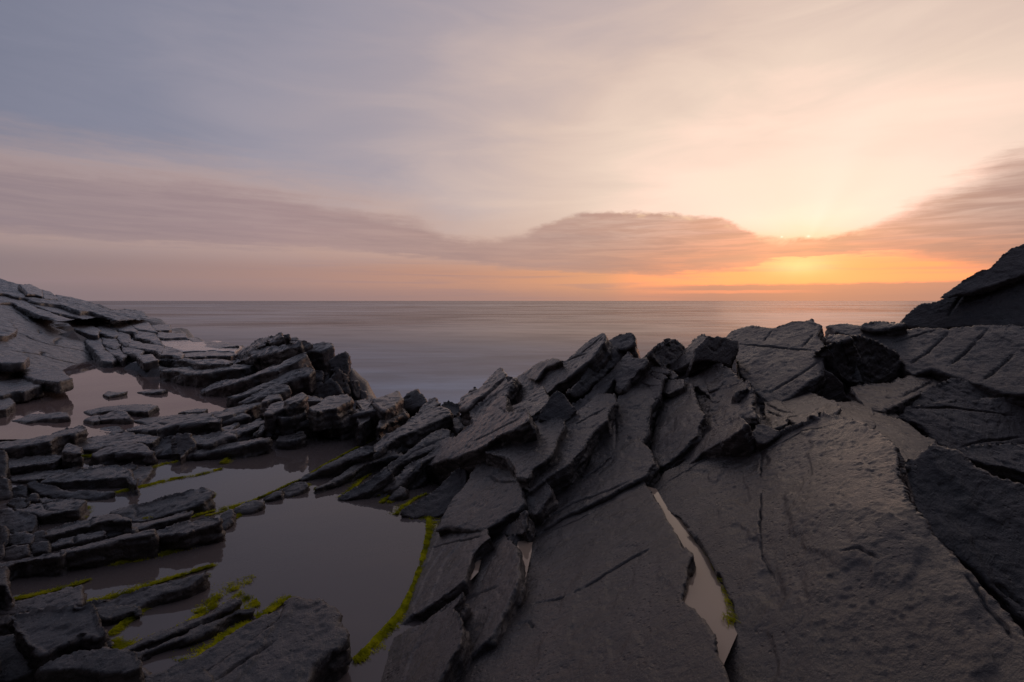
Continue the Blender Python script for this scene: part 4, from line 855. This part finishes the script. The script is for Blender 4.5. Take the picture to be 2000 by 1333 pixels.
def rock_mat(name, wet=0.0):
    m, t, out = mat_new(name)
    pos = t.new('ShaderNodeNewGeometry').outputs['Position']
    rnd = t.new('ShaderNodeObjectInfo').outputs['Random']
    big = t.noise(pos, .9, 4, .55, .4); mid = t.noise(pos, 5.0, 6, .6, .3); fine = t.noise(pos, 70.0, 6, .7)
    grit = t.noise(pos, 240.0, 3, .6)
    c = t.ramp(mid, [(.28, (.026, .0222, .0222, 1)), (.5, (.060, .050, .048, 1)), (.72, (.124, .100, .090, 1))], 'LINEAR')
    c = t.mix(t.ss(big, .47, .66), c, (.062, .044, .039, 1))                       # rusty brown areas
    c = t.mix(t.m('MULTIPLY', t.ss(big, .42, .22), .6), c, (.040, .043, .052, 1)) # blue grey areas
    mott = t.noise(pos, 1.9, 5, .65, 1.2)
    c = t.mix(t.m('MULTIPLY', t.ss(mott, .5, .7), .6), c, (.115, .097, .091, 1))
    c = t.mix(t.m('MULTIPLY', t.ss(mott, .42, .25), .5), c, (.024, .022, .024, 1))
    speck = t.ss(fine, .56, .72)
    c = t.mix(t.m('MULTIPLY', speck, .7), c, (.16, .135, .122, 1))
    dark = t.ss(grit, .42, .30)
    c = t.mix(t.m('MULTIPLY', dark, .8), c, (.009, .008, .0085, 1))
    vp = t.new('ShaderNodeTexVoronoi'); vp.inputs['Scale'].default_value = 30; t.l.new(pos, vp.inputs['Vector'])
    dots = t.m('MULTIPLY', t.ss(vp.outputs['Distance'], .22, .10), t.ss(t.noise(pos, 2.6, 3, .6), .5, .62))
    c = t.mix(t.m('MULTIPLY', dots, .8), c, (.008, .007, .007, 1))
    c = t.mix(1.0, c, t.comb(*[t.m('ADD', .80, t.m('MULTIPLY', rnd, .42))]*3), 'MULTIPLY')
    b = t.new('ShaderNodeBsdfPrincipled'); t.l.new(c, b.inputs['Base Color'])
    rg = t.ss(mid, .3, .7, .20-.1*wet, .40-.25*wet)
    rg = t.m('ADD', rg, t.m('MULTIPLY', speck, .12)); t.l.new(rg, b.inputs['Roughness'])
    b.inputs['IOR'].default_value = 1.45
    # relief: wind-blown grain, small pits, fine streaks along the beds
    mp = t.new('ShaderNodeMapping'); mp.inputs['Rotation'].default_value = (0, 0, .26); mp.inputs['Scale'].default_value = (34, 5, 34)
    t.l.new(pos, mp.inputs[0]); streak = t.noise(mp.outputs[0], 1.0, 4, .6)
    vor = t.new('ShaderNodeTexVoronoi'); vor.inputs['Scale'].default_value = 42; t.l.new(pos, vor.inputs['Vector'])
    pit = t.m('MULTIPLY', t.ss(vor.outputs['Distance'], .34, .08), t.ss(mid, .46, .6))
    h = t.m('ADD', t.m('MULTIPLY', fine, .42), t.m('MULTIPLY', streak, .3))
    h = t.m('ADD', h, t.m('MULTIPLY', grit, .16)); h = t.m('SUBTRACT', h, t.m('MULTIPLY', pit, .5))
    h = t.m('ADD', h, t.m('MULTIPLY', t.noise(pos, 17.0, 6, .62), 1.0))
    bn = Vector((-.38, -.22, .90)).normalized(); b1 = bn.cross(Vector((0, 1, 0))).normalized(); b2 = bn.cross(b1)
    dots_ = [t.vm('DOT_PRODUCT', pos, tuple(v*k), out=1) for v, k in ((bn, 46.0), (b1, 3.0), (b2, 2.2))]      # laminae in the beds
    lam = t.noise(t.comb(*dots_), 1.0, 5, .65, .3); h = t.m('ADD', h, t.m('MULTIPLY', lam, 1.1))
    bp = t.new('ShaderNodeBump'); bp.inputs['Strength'].default_value = .55*(1-.6*wet); bp.inputs['Distance'].default_value = .018
    t.l.new(h, bp.inputs['Height']); t.l.new(bp.outputs[0], b.inputs['Normal'])
    b.inputs['Coat Weight'].default_value = .28+.5*wet; b.inputs['Coat IOR'].default_value = 1.33       # damp film left by the tide
    t.l.new(t.ss(mott, .3, .7, .22, .42), b.inputs['Coat Roughness'])
    bq = t.new('ShaderNodeBump'); bq.inputs['Strength'].default_value = .22; bq.inputs['Distance'].default_value = .018
    t.l.new(h, bq.inputs['Height']); t.l.new(bq.outputs[0], b.inputs['Coat Normal'])
    t.l.new(b.outputs[0], out.inputs[0]); return m

MAT = {'rock': rock_mat('dark_slate'), 'wet': rock_mat('wet_slate', 1.0)}

def water_mat(name, tint, silt_sheen, wob=.0006, rough=.02, murk=.5):
    m, t, out = mat_new(name)
    pos = t.new('ShaderNodeNewGeometry').outputs['Position']
    h = t.noise(pos, 6.0, 3, .5)
    bp = t.new('ShaderNodeBump'); bp.inputs['Distance'].default_value = wob; bp.inputs['Strength'].default_value = .5
    t.l.new(h, bp.inputs['Height'])
    fr = t.new('ShaderNodeFresnel'); fr.inputs['IOR'].default_value = 1.48; t.l.new(bp.outputs[0], fr.inputs['Normal'])
    gl = t.new('ShaderNodeBsdfGlossy'); gl.inputs['Roughness'].default_value = rough; t.l.new(bp.outputs[0], gl.inputs['Normal'])
    tr = t.new('ShaderNodeBsdfTransparent'); tr.inputs['Color'].default_value = tint
    df = t.new('ShaderNodeBsdfDiffuse'); df.inputs['Color'].default_value = silt_sheen       # pale sediment colour, also standing in for missing sky reflection
    mk = t.new('ShaderNodeMixShader'); mk.inputs[0].default_value = murk; t.l.new(tr.outputs[0], mk.inputs[1]); t.l.new(df.outputs[0], mk.inputs[2]); tr = mk
    mx = t.new('ShaderNodeMixShader'); t.l.new(fr.outputs[0], mx.inputs[0]); t.l.new(tr.outputs[0], mx.inputs[1]); t.l.new(gl.outputs[0], mx.inputs[2])
    t.l.new(mx.outputs[0], out.inputs[0]); return m
POOL = water_mat('pool_water', (.62, .55, .47, 1), (.34, .27, .25, 1), murk=.46)
PINK = water_mat('shallow_pool_water', (.7, .6, .52, 1), (.42, .30, .27, 1), murk=.6)
SILT_SHEEN = water_mat('pond_water', (.7, .62, .5, 1), (.62, .45, .33, 1), murk=.72)

def sea_mat():
    m, t, out = mat_new('sea_water')
    pos = t.new('ShaderNodeNewGeometry').outputs['Position']
    sp = t.new('ShaderNodeSeparateXYZ'); t.l.new(pos, sp.inputs[0])
    def stretch(sx, sy, sc, det=4, ro=.55, z=0.0):
        mp = t.new('ShaderNodeMapping'); mp.inputs['Scale'].default_value = (sx, sy, 1); mp.inputs['Location'].default_value = (0, 0, z)
        t.l.new(pos, mp.inputs[0]); return t.noise(mp.outputs[0], sc, det, ro, .4)
    swell = stretch(.03, .07, 1.0, 6); chop = stretch(.14, .4, 1.0, 5, .6, 3.0); long_ = stretch(.003, .010, 1.0, 6, .6, 7.0)
    # white water smeared by the long exposure: mostly near the rocks
    near = t.ss(sp.outputs['Y'], 52, 13)
    both = t.m('ADD', t.m('MULTIPLY', swell, .6), t.m('MULTIPLY', chop, .4))
    foam = t.m('MULTIPLY', near, t.ss(both, .38, .62, .45, 1.0))
    foam = t.m('ADD', t.m('MULTIPLY', foam, 1.0), t.m('MULTIPLY', t.ss(swell, .52, .72), .10))
    c = t.mix(foam, (.085, .080, .082, 1), (.70, .76, .86, 1))
    rgh = t.ss(t.m('ADD', t.m('MULTIPLY', swell, .5), t.m('MULTIPLY', long_, .5)), .35, .65, .17, .32)
    h = t.m('ADD', t.m('MULTIPLY', swell, 1.0), t.m('MULTIPLY', chop, .25)); h = t.m('ADD', h, t.m('MULTIPLY', long_, 6.0))
    bp = t.new('ShaderNodeBump'); bp.inputs['Strength'].default_value = .5; bp.inputs['Distance'].default_value = .35
    t.l.new(h, bp.inputs['Height'])
    df = t.new('ShaderNodeBsdfDiffuse'); t.l.new(c, df.inputs[0]); t.l.new(bp.outputs[0], df.inputs['Normal'])
    gl = t.new('ShaderNodeBsdfGlossy'); gl.inputs[0].default_value = (.68, .655, .65, 1); t.l.new(rgh, gl.inputs['Roughness']); t.l.new(bp.outputs[0], gl.inputs['Normal'])
    fr = t.new('ShaderNodeFresnel'); fr.inputs[0].default_value = 1.333
    shade = t.m('MULTIPLY', t.ss(both, .36, .64, .58, 1.0), t.ss(long_, .38, .62, .72, 1.0))      # wind-ruffled lanes reflect less
    k_ = t.m('MULTIPLY', t.m('MULTIPLY', t.ss(fr.outputs[0], .05, .9, .12, .95, 'LINEAR'), shade), t.m('SUBTRACT', 1.0, t.m('MULTIPLY', foam, .8)))
    mx = t.new('ShaderNodeMixShader'); t.l.new(k_, mx.inputs[0]); t.l.new(df.outputs[0], mx.inputs[1]); t.l.new(gl.outputs[0], mx.inputs[2])
    t.l.new(mx.outputs[0], out.inputs[0]); return m

def plain_mesh(name, V, F, mat, smooth=True):
    me = bpy.data.meshes.new(name); me.from_pydata([tuple(map(float, v)) for v in V], [], F); me.update()
    me.materials.append(mat)
    if smooth: me.polygons.foreach_set('use_smooth', np.ones(len(me.polygons), bool))
    o = bpy.data.objects.new(name, me); COL.objects.link(o); return o

# ------------------------------------------------------------------ sea
SEA_Z = -1.25
E = 30000.0
ys = [7, 14, 22, 40, 80, 200, 600, 2000, 8000, E]; V = []; F = []
for y in ys: V += [(-max(60, 2.2*y), y, SEA_Z), (max(60, 2.2*y), y, SEA_Z)]
for k in range(len(ys)-1): F.append((2*k, 2*k+1, 2*k+3, 2*k+2))
sea = plain_mesh('sea', V, F, sea_mat()); tag(sea, 'calm misty sea smoothed by a long exposure', None, None, 'structure')

grow(ROCKS)
place(ROCKS, HEADS, MAT)

# ------------------------------------------------------------------ bedrock under the slabs
def inside(P, poly):
    x, y = P[:, 0], P[:, 1]; c = np.zeros(len(P), bool); n = len(poly)
    for i in range(n):
        x0, y0 = poly[i]; x1, y1 = poly[(i+1) % n]
        k = ((y0 > y) != (y1 > y)) & (x < (x1-x0)*(y-y0)/((y1-y0) or 1e-9)+x0); c ^= k
    return c
NEAR_POOL = [(560, 850), (700, 845), (790, 862), (700, 905), (620, 945), (700, 975), (800, 975), (850, 1010), (835, 1080), (780, 1200), (700, 1300), (660, 1345), (650, 1240), (560, 1170), (450, 1200), (330, 1280), (200, 1262), (60, 1170), (30, 1130), (180, 1100), (330, 1062), (150, 1010), (200, 965), (350, 920), (480, 870)]
FAR_POOL = [(0, 850), (150, 845), (280, 810), (440, 800), (480, 770), (400, 755), (300, 740), (240, 715), (170, 720), (110, 745), (30, 775), (-60, 830)]
POND = [(1285, 968), (1340, 1010), (1390, 1070), (1425, 1130), (1445, 1200), (1440, 1250), (1405, 1300), (1385, 1250), (1360, 1205), (1325, 1175), (1330, 1090), (1300, 1020)]
pts = []
for r in ROCKS:
    n = r['N']; T = r['top']; mid = T.mean(0)
    Lw = r['low']; lm = Lw.mean(0)
    for q in list(Lw[::2])+[lm]+list((Lw[::4]+lm)/2):
        if q[1] < 40: pts.append((q[0], q[1], q[2]+.25*r['th']*(r['N'][2] > .5)))
def fill(poly, z, depth, step=24):
    a = np.array(poly); X, Yv = np.meshgrid(np.arange(a[:, 0].min(), a[:, 0].max(), step), np.arange(a[:, 1].min(), a[:, 1].max(), step))
    G = np.c_[X.ravel(), Yv.ravel()]; G = G[inside(G, poly)]
    for x, y in G: p = at_z(x, y, z); pts.append((p[0], p[1], z-depth))
fill(NEAR_POOL, 0, .22); fill(FAR_POOL, 0, .2); fill(POND, .55, .12, 12)
for x in np.linspace(-3, 8, 24): pts.append((x, 9.5+max(0, -x)*.8, -2.2)); pts.append((x, 14, -3))
for x in np.linspace(-46, 12, 36): pts.append((x, 40, -3.5))
pts = np.array(pts)
us = np.linspace(-1, 1, 300); gx = np.sinh(us*4.2)/np.sinh(4.2)*34-2
gy = np.geomspace(.45, 38, 260)
GX, GY = np.meshgrid(gx, gy); G = np.c_[GX.ravel(), GY.ravel()]; gz = np.empty(len(G))
for a in range(0, len(G), 3000):
    d2 = ((G[a:a+3000, None]-pts[None, :, :2])**2).sum(-1)+1e-4
    wt = d2**-2.0; gz[a:a+3000] = (wt@pts[:, 2])/wt.sum(1)-1.5*np.maximum(0, np.sqrt(d2.min(1))-.12-.02*G[a:a+3000, 1])
B3 = np.c_[G, gz]
B3[:, 2] += .05*fbm(B3*np.array([3, 3, 1]), 4, 77)
for poly, z_, top_ in ((NEAR_POOL, 0, -.14), (FAR_POOL, 0, -.12), (POND, .55, .47)):
    k = inside(B3[:, :2], [tuple(at_z(x, y, z_)[:2]) for x, y in poly]); B3[k, 2] = np.minimum(B3[k, 2], top_+.03*fbm(B3[k]*4, 3, 8))
for _ in range(2):                                   # keep it under every slab
    fr = frame(B3)
    for r in ROCKS:
        if r['N'][2] < .25: continue
        k = inside(fr, r['pts']); 
        if not k.any(): continue
        zp = r['P0'][2]-((B3[k, 0]-r['P0'][0])*r['N'][0]+(B3[k, 1]-r['P0'][1])*r['N'][1])/r['N'][2]
        B3[k, 2] = np.minimum(B3[k, 2], np.maximum(zp-.06, -4))
ny, nx = GX.shape; I = np.arange(nx*ny).reshape(ny, nx)
Fq = np.stack([I[:-1, :-1], I[:-1, 1:], I[1:, 1:], I[1:, :-1]], -1).reshape(-1, 4)
bed = plain_mesh('bedrock', B3, Fq.tolist(), MAT['rock']); tag(bed, 'dark bedrock under and between the slabs', None, None, 'structure')

# ------------------------------------------------------------------ standing water
def sheet(name, poly, z, label, mat=POOL, grow_=1.0):
    a = np.array([at_z(x, y, z) for x, y in poly]); c = a.mean(0); a = c+(a-c)*grow_; a[:, 2] = z
    tri = tessellate_polygon([[Vector(p) for p in a]])
    F = []
    for f in tri:
        p, q, s = (a[k] for k in f)
        F.append(f if np.cross(q-p, s-p)[2] > 0 else (f[0], f[2], f[1]))
    o = plain_mesh(name, a, F, mat); tag(o, label, None, None, 'structure'); return o
sheet('tide_pool', [(-120, 900), (300, 862), (600, 838), (800, 850), (880, 900), (900, 960), (905, 1040), (860, 1160), (780, 1300), (760, 1450), (-600, 1450), (-400, 1000)], 0.0, 'still near tide pool mirroring the dusk sky')
sheet('tide_pool', [(-300, 860), (150, 858), (420, 825), (520, 790), (500, 745), (400, 728), (300, 700), (180, 704), (60, 735), (-250, 760)], 0.012, 'pink shallow tide pool behind the broken ledge', PINK)
sheet('slit_pond', [(1262, 950), (1300, 960), (1360, 1010), (1420, 1080), (1458, 1160), (1456, 1205), (1434, 1252), (1413, 1300), (1400, 1280), (1388, 1250), (1345, 1200), (1318, 1172), (1318, 1090), (1290, 1020)], .562, 'long narrow pond in a slit of the front slabs', SILT_SHEEN)

sheet('puddle', [(1014, 1030), (1044, 1030), (1038, 1080), (1028, 1125), (1014, 1150), (1006, 1120), (1010, 1070)], .272, 'bright sliver of water in the central fissure', SILT_SHEEN)
sheet('puddle', [(1016, 945), (1042, 940), (1038, 990), (1018, 990)], .33, 'short glint of water at the top of the fissure', SILT_SHEEN)
sheet('puddle', [(916, 1086), (944, 1078), (934, 1118), (908, 1146)], .165, 'small puddle left of the narrow front slab', SILT_SHEEN)
sheet('puddle', [(905, 835), (935, 822), (930, 850), (900, 865)], .36, 'tiny bright puddle at the head of the fins', SILT_SHEEN)

# ------------------------------------------------------------------ added rock wall, out of view, blocking sky light on the slabs
us_ = np.linspace(-1.25, 1.86, 74); V = []; F = []
prof = [(-2.2, -.6), (-3.2, .6), (-4.6, 2.8), (-6.0, 6.0), (-7.5, 10.5), (-10, 14.5), (-18, 17.5), (-40, 18)]
for ang in us_:                                   # bent round to the right too, darkening rock faces turned that way
    for (y, z) in prof:
        rr = -y*1.15+2.0
        V.append((math.sin(ang)*rr*(1.9 if ang < 0 else 1.9-.6*math.sin(min(ang, 1.57))), -math.cos(ang)*rr+1.0, z))
V = np.array(V); V += .5*np.c_[fbm(V*.5, 4, 5), fbm(V*.5+9, 4, 6), .5*fbm(V*.6+3, 4, 7)]*np.clip(V[:, 2:3]+.6, 0, 2)
m_ = len(prof)
for a in range(len(us_)-1):
    for k in range(m_-1): F.append((a*m_+k, a*m_+k+1, (a+1)*m_+k+1, (a+1)*m_+k))
shade_cliff = plain_mesh('shade_cliff', V, F, MAT['rock']); tag(shade_cliff, 'added unseen rock wall shading the shore from behind', None, None, 'structure')

# ------------------------------------------------------------------ algae
def algae_mat():
    m, t, out = mat_new('green_algae')
    pos = t.new('ShaderNodeNewGeometry').outputs['Position']
    c = t.ramp(t.noise(pos, 9.0, 4, .6), [(.3, (.16, .18, .008, 1)), (.5, (.48, .46, .014, 1)), (.7, (.80, .70, .03, 1))], 'LINEAR')
    d = t.new('ShaderNodeBsdfDiffuse'); t.l.new(c, d.inputs[0]); tl = t.new('ShaderNodeBsdfTranslucent'); t.l.new(c, tl.inputs[0])
    mx = t.new('ShaderNodeMixShader'); mx.inputs[0].default_value = .35; t.l.new(d.outputs[0], mx.inputs[1]); t.l.new(tl.outputs[0], mx.inputs[2])
    t.l.new(mx.outputs[0], out.inputs[0]); return m
GREEN = algae_mat()
FR = []
def fringe(blk, pts, width=.035, side=1, dens=1.0, z=0.0):
    ox, oy, s = blk; FR.append(([(x/s+ox, y/s+oy) for x, y in pts], width, side, dens, z))
Zc, Zd, Ze, Zf, Zm, Zg = (0, 820, 3.92), (0, 1050, 4.71), (400, 820, 3.92), (380, 1050, 4.0), (1080, 930, 3.308), (700, 620, 3.92)
fringe(Zf, [(1850, -160), (1840, 0), (1820, 110), (1785, 250), (1755, 350), (1700, 480), (1620, 620), (1500, 750), (1430, 830), (1280, 980)], .075, -1, 1.5)
fringe(Zc, [(420, 1185), (560, 1135), (700, 1112), (900, 1102), (1100, 1068), (1250, 1034), (1400, 985), (1560, 925), (1670, 855), (1780, 772)], .035, 1, 1.6)
fringe(Zc, [(830, 890), (1000, 860), (1200, 822), (1400, 770), (1600, 710), (1780, 672), (1960, 615)], .05, -1, 1.2)
fringe(Zc, [(640, 620), (850, 572), (1000, 537), (1150, 500), (1300, 462), (1500, 430), (1700, 380)], .05, 1, .9)
fringe(Zc, [(1080, 772), (1300, 732), (1500, 684), (1600, 634), (1632, 570)], .03, 1, 1.3)
fringe(Zd, [(120, 578), (320, 542), (480, 502), (700, 442), (830, 390)], .04, -1, 1.6)
fringe(Zd, [(790, 607), (1000, 562), (1250, 492), (1480, 412), (1750, 327), (1960, 262)], .045, -1, 1.6)
fringe(Zd, [(1020, 905), (1150, 795), (1280, 695), (1380, 595), (1550, 505), (1750, 422), (1900, 352)], .04, 1, 1.5)
fringe(Zd, [(1030, 950), (1100, 1000), (1180, 1035), (1400, 962), (1600, 862), (1800, 742), (1978, 622)], .06, -1, 1.5)
fringe(Zf, [(0, 592), (150, 480), (280, 410), (380, 372), (440, 310)], .08, -1, 1.2)
fringe(Zf, [(330, 440), (400, 470), (452, 505), (482, 545)], .05, 1, 1.4)
fringe(Zf, [(-80, 1000), (80, 890), (230, 765), (430, 645), (560, 592), (640, 525), (750, 480)], .07, -1, 1.5)
fringe(Zf, [(150, 770), (200, 705), (330, 625), (425, 572)], .05, 1, 1.2)
fringe(Ze, [(0, 747), (200, 692), (400, 612), (450, 592), (640, 502), (760, 452), (900, 362), (1100, 252), (1300, 152)], .02, -1, 1.2)
fringe(Ze, [(110, 832), (220, 762), (300, 705), (440, 665)], .03, 1, 1.4)
fringe(Ze, [(590, 582), (680, 582), (740, 525), (790, 500)], .03, 1, 1.4)
fringe(Ze, [(840, 535), (1000, 485), (1150, 432), (1270, 412)], .04, 1, 1.4)
fringe(Ze, [(1030, 602), (1130, 532), (1200, 462), (1270, 412)], .05, -1, 1.6)
fringe(Ze, [(1060, 602), (1200, 592), (1260, 542), (1330, 520)], .03, 1, 1.4)
fringe(Ze, [(1320, 592), (1380, 530), (1430, 472)], .05, -1, 1.5)
fringe(Ze, [(1350, 642), (1420, 572)], .05, -1, 1.5); fringe(Ze, [(1400, 640), (1540, 580)], .03, 1, 1.4)
fringe(Ze, [(1460, 732), (1560, 642), (1620, 602), (1690, 572)], .045, -1, 1.5); fringe(Ze, [(1560, 738), (1740, 748)], .03, 1, 1.2)
fringe(Zc, [(540, 322), (600, 287), (700, 277)], .05, 1, 1.3, .03); fringe(Zc, [(1690, 335), (1760, 290), (1860, 262)], .05, 1, 1.3, .01)
fringe(Zc, [(1160, 372), (1250, 338), (1360, 322)], .03, 1, 1.0); fringe(Zg, [(-100, 890), (0, 880), (150, 862), (320, 852)], .04, 1, 1.0)
fringe(Zc, [(640, 760), (645, 720), (660, 670)], .03, 1, 1.0)
def weave(fr, name, label, blade=(.012, .042), film=True):
    V = []; F = []; rg = random.Random(5)
    for pts, wd, side, dens, z in fr:
        P = [at_z(x, y, z) for x, y in pts]
        for a, b in zip(P[:-1], P[1:]):
            d = b-a; L = np.linalg.norm(d); d = d/L; nrm = np.array([-d[1], d[0], 0])*-side
            # the slimy film itself: an uneven ribbon hugging the waterline
            ns = max(2, int(L/.02)); k0 = len(V)
            for q in range(ns+1):
                s_ = q/ns*L; ph = s_*11+a[0]*5; wv = wd*max(.02, .12+.2*math.sin(ph)+.16*math.sin(ph*2.7+1)+.2*rg.random())
                c_ = a+d*s_
                for w0, hz in ((-wd*.5, .012), (-wd*.3, .010), (wv*.45-wd*.1, .006), (wv*.8-wd*.05, -.001)):
                    V.append(c_+nrm*(w0+rg.uniform(-.004, .004))+np.array([0, 0, hz+rg.uniform(-.003, .004)]))
            for q in range(ns):
                if not film or math.sin(q*.02*17+a[0]*9)+.6*math.sin(q*.02*41+a[1]*5) < -.25: continue
                for k in range(3): F.append((k0+q*4+k, k0+q*4+k+1, k0+q*4+k+5, k0+q*4+k+4))
            for _ in range(int(L*6000*dens)):
                u = rg.random(); lat = abs(rg.gauss(0, .62))*wd*(.45+.75*max(0.0, math.sin(5.3*u*L+11*a[1])))
                clump = .5+.5*math.sin(9*(u*L)+7*a[0])*math.sin(31*(u*L)+3)+.25*math.sin(83*u*L)
                if rg.random() > .12+.8*max(clump, 0)**1.4: continue
                o = a+d*u*L+nrm*(lat*1.3-wd*.5); dep = lat/wd
                ln = rg.uniform(*blade)*(1.15-.4*dep); an = rg.gauss(.5, .5)
                h = nrm*math.cos(an)+d*math.sin(an)
                w_ = np.array([-h[1], h[0], 0])*rg.uniform(.0009, .0018)
                z0 = rg.uniform(-.004, .016)*max(0, 1-dep)+rg.uniform(-.008, .005)
                up = rg.uniform(0, .004)*max(0, 1-dep*1.3)
                p0 = o+np.array([0, 0, z0]); p1 = p0+h*ln*.5+np.array([0, 0, up]); p2 = p0+h*ln+np.array([0, 0, up*.4-.003])
                k = len(V); V += [p0-w_, p0+w_, p1+w_*.9, p1-w_*.9, p2]
                F += [(k, k+1, k+2, k+3), (k+3, k+2, k+4)]
    o = plain_mesh(name, V, F, GREEN, False); tag(o, label, None, None, 'stuff'); return o
weave(FR, 'algae', 'yellow green algae fringing the rocks of the near pool')
FR2 = []; FR, keep = FR2, FR
fringe(Zm, [(980, 480), (1030, 560), (1075, 640), (1108, 720), (1135, 850), (1160, 935)], .03, -1, .22, .564)
fringe(Zm, [(1165, 905), (1150, 945)], .07, -1, .7, .564)
weave(FR2, 'pond_weed', 'thin green weed at the right margin of the slit pond', (.015, .06), False)
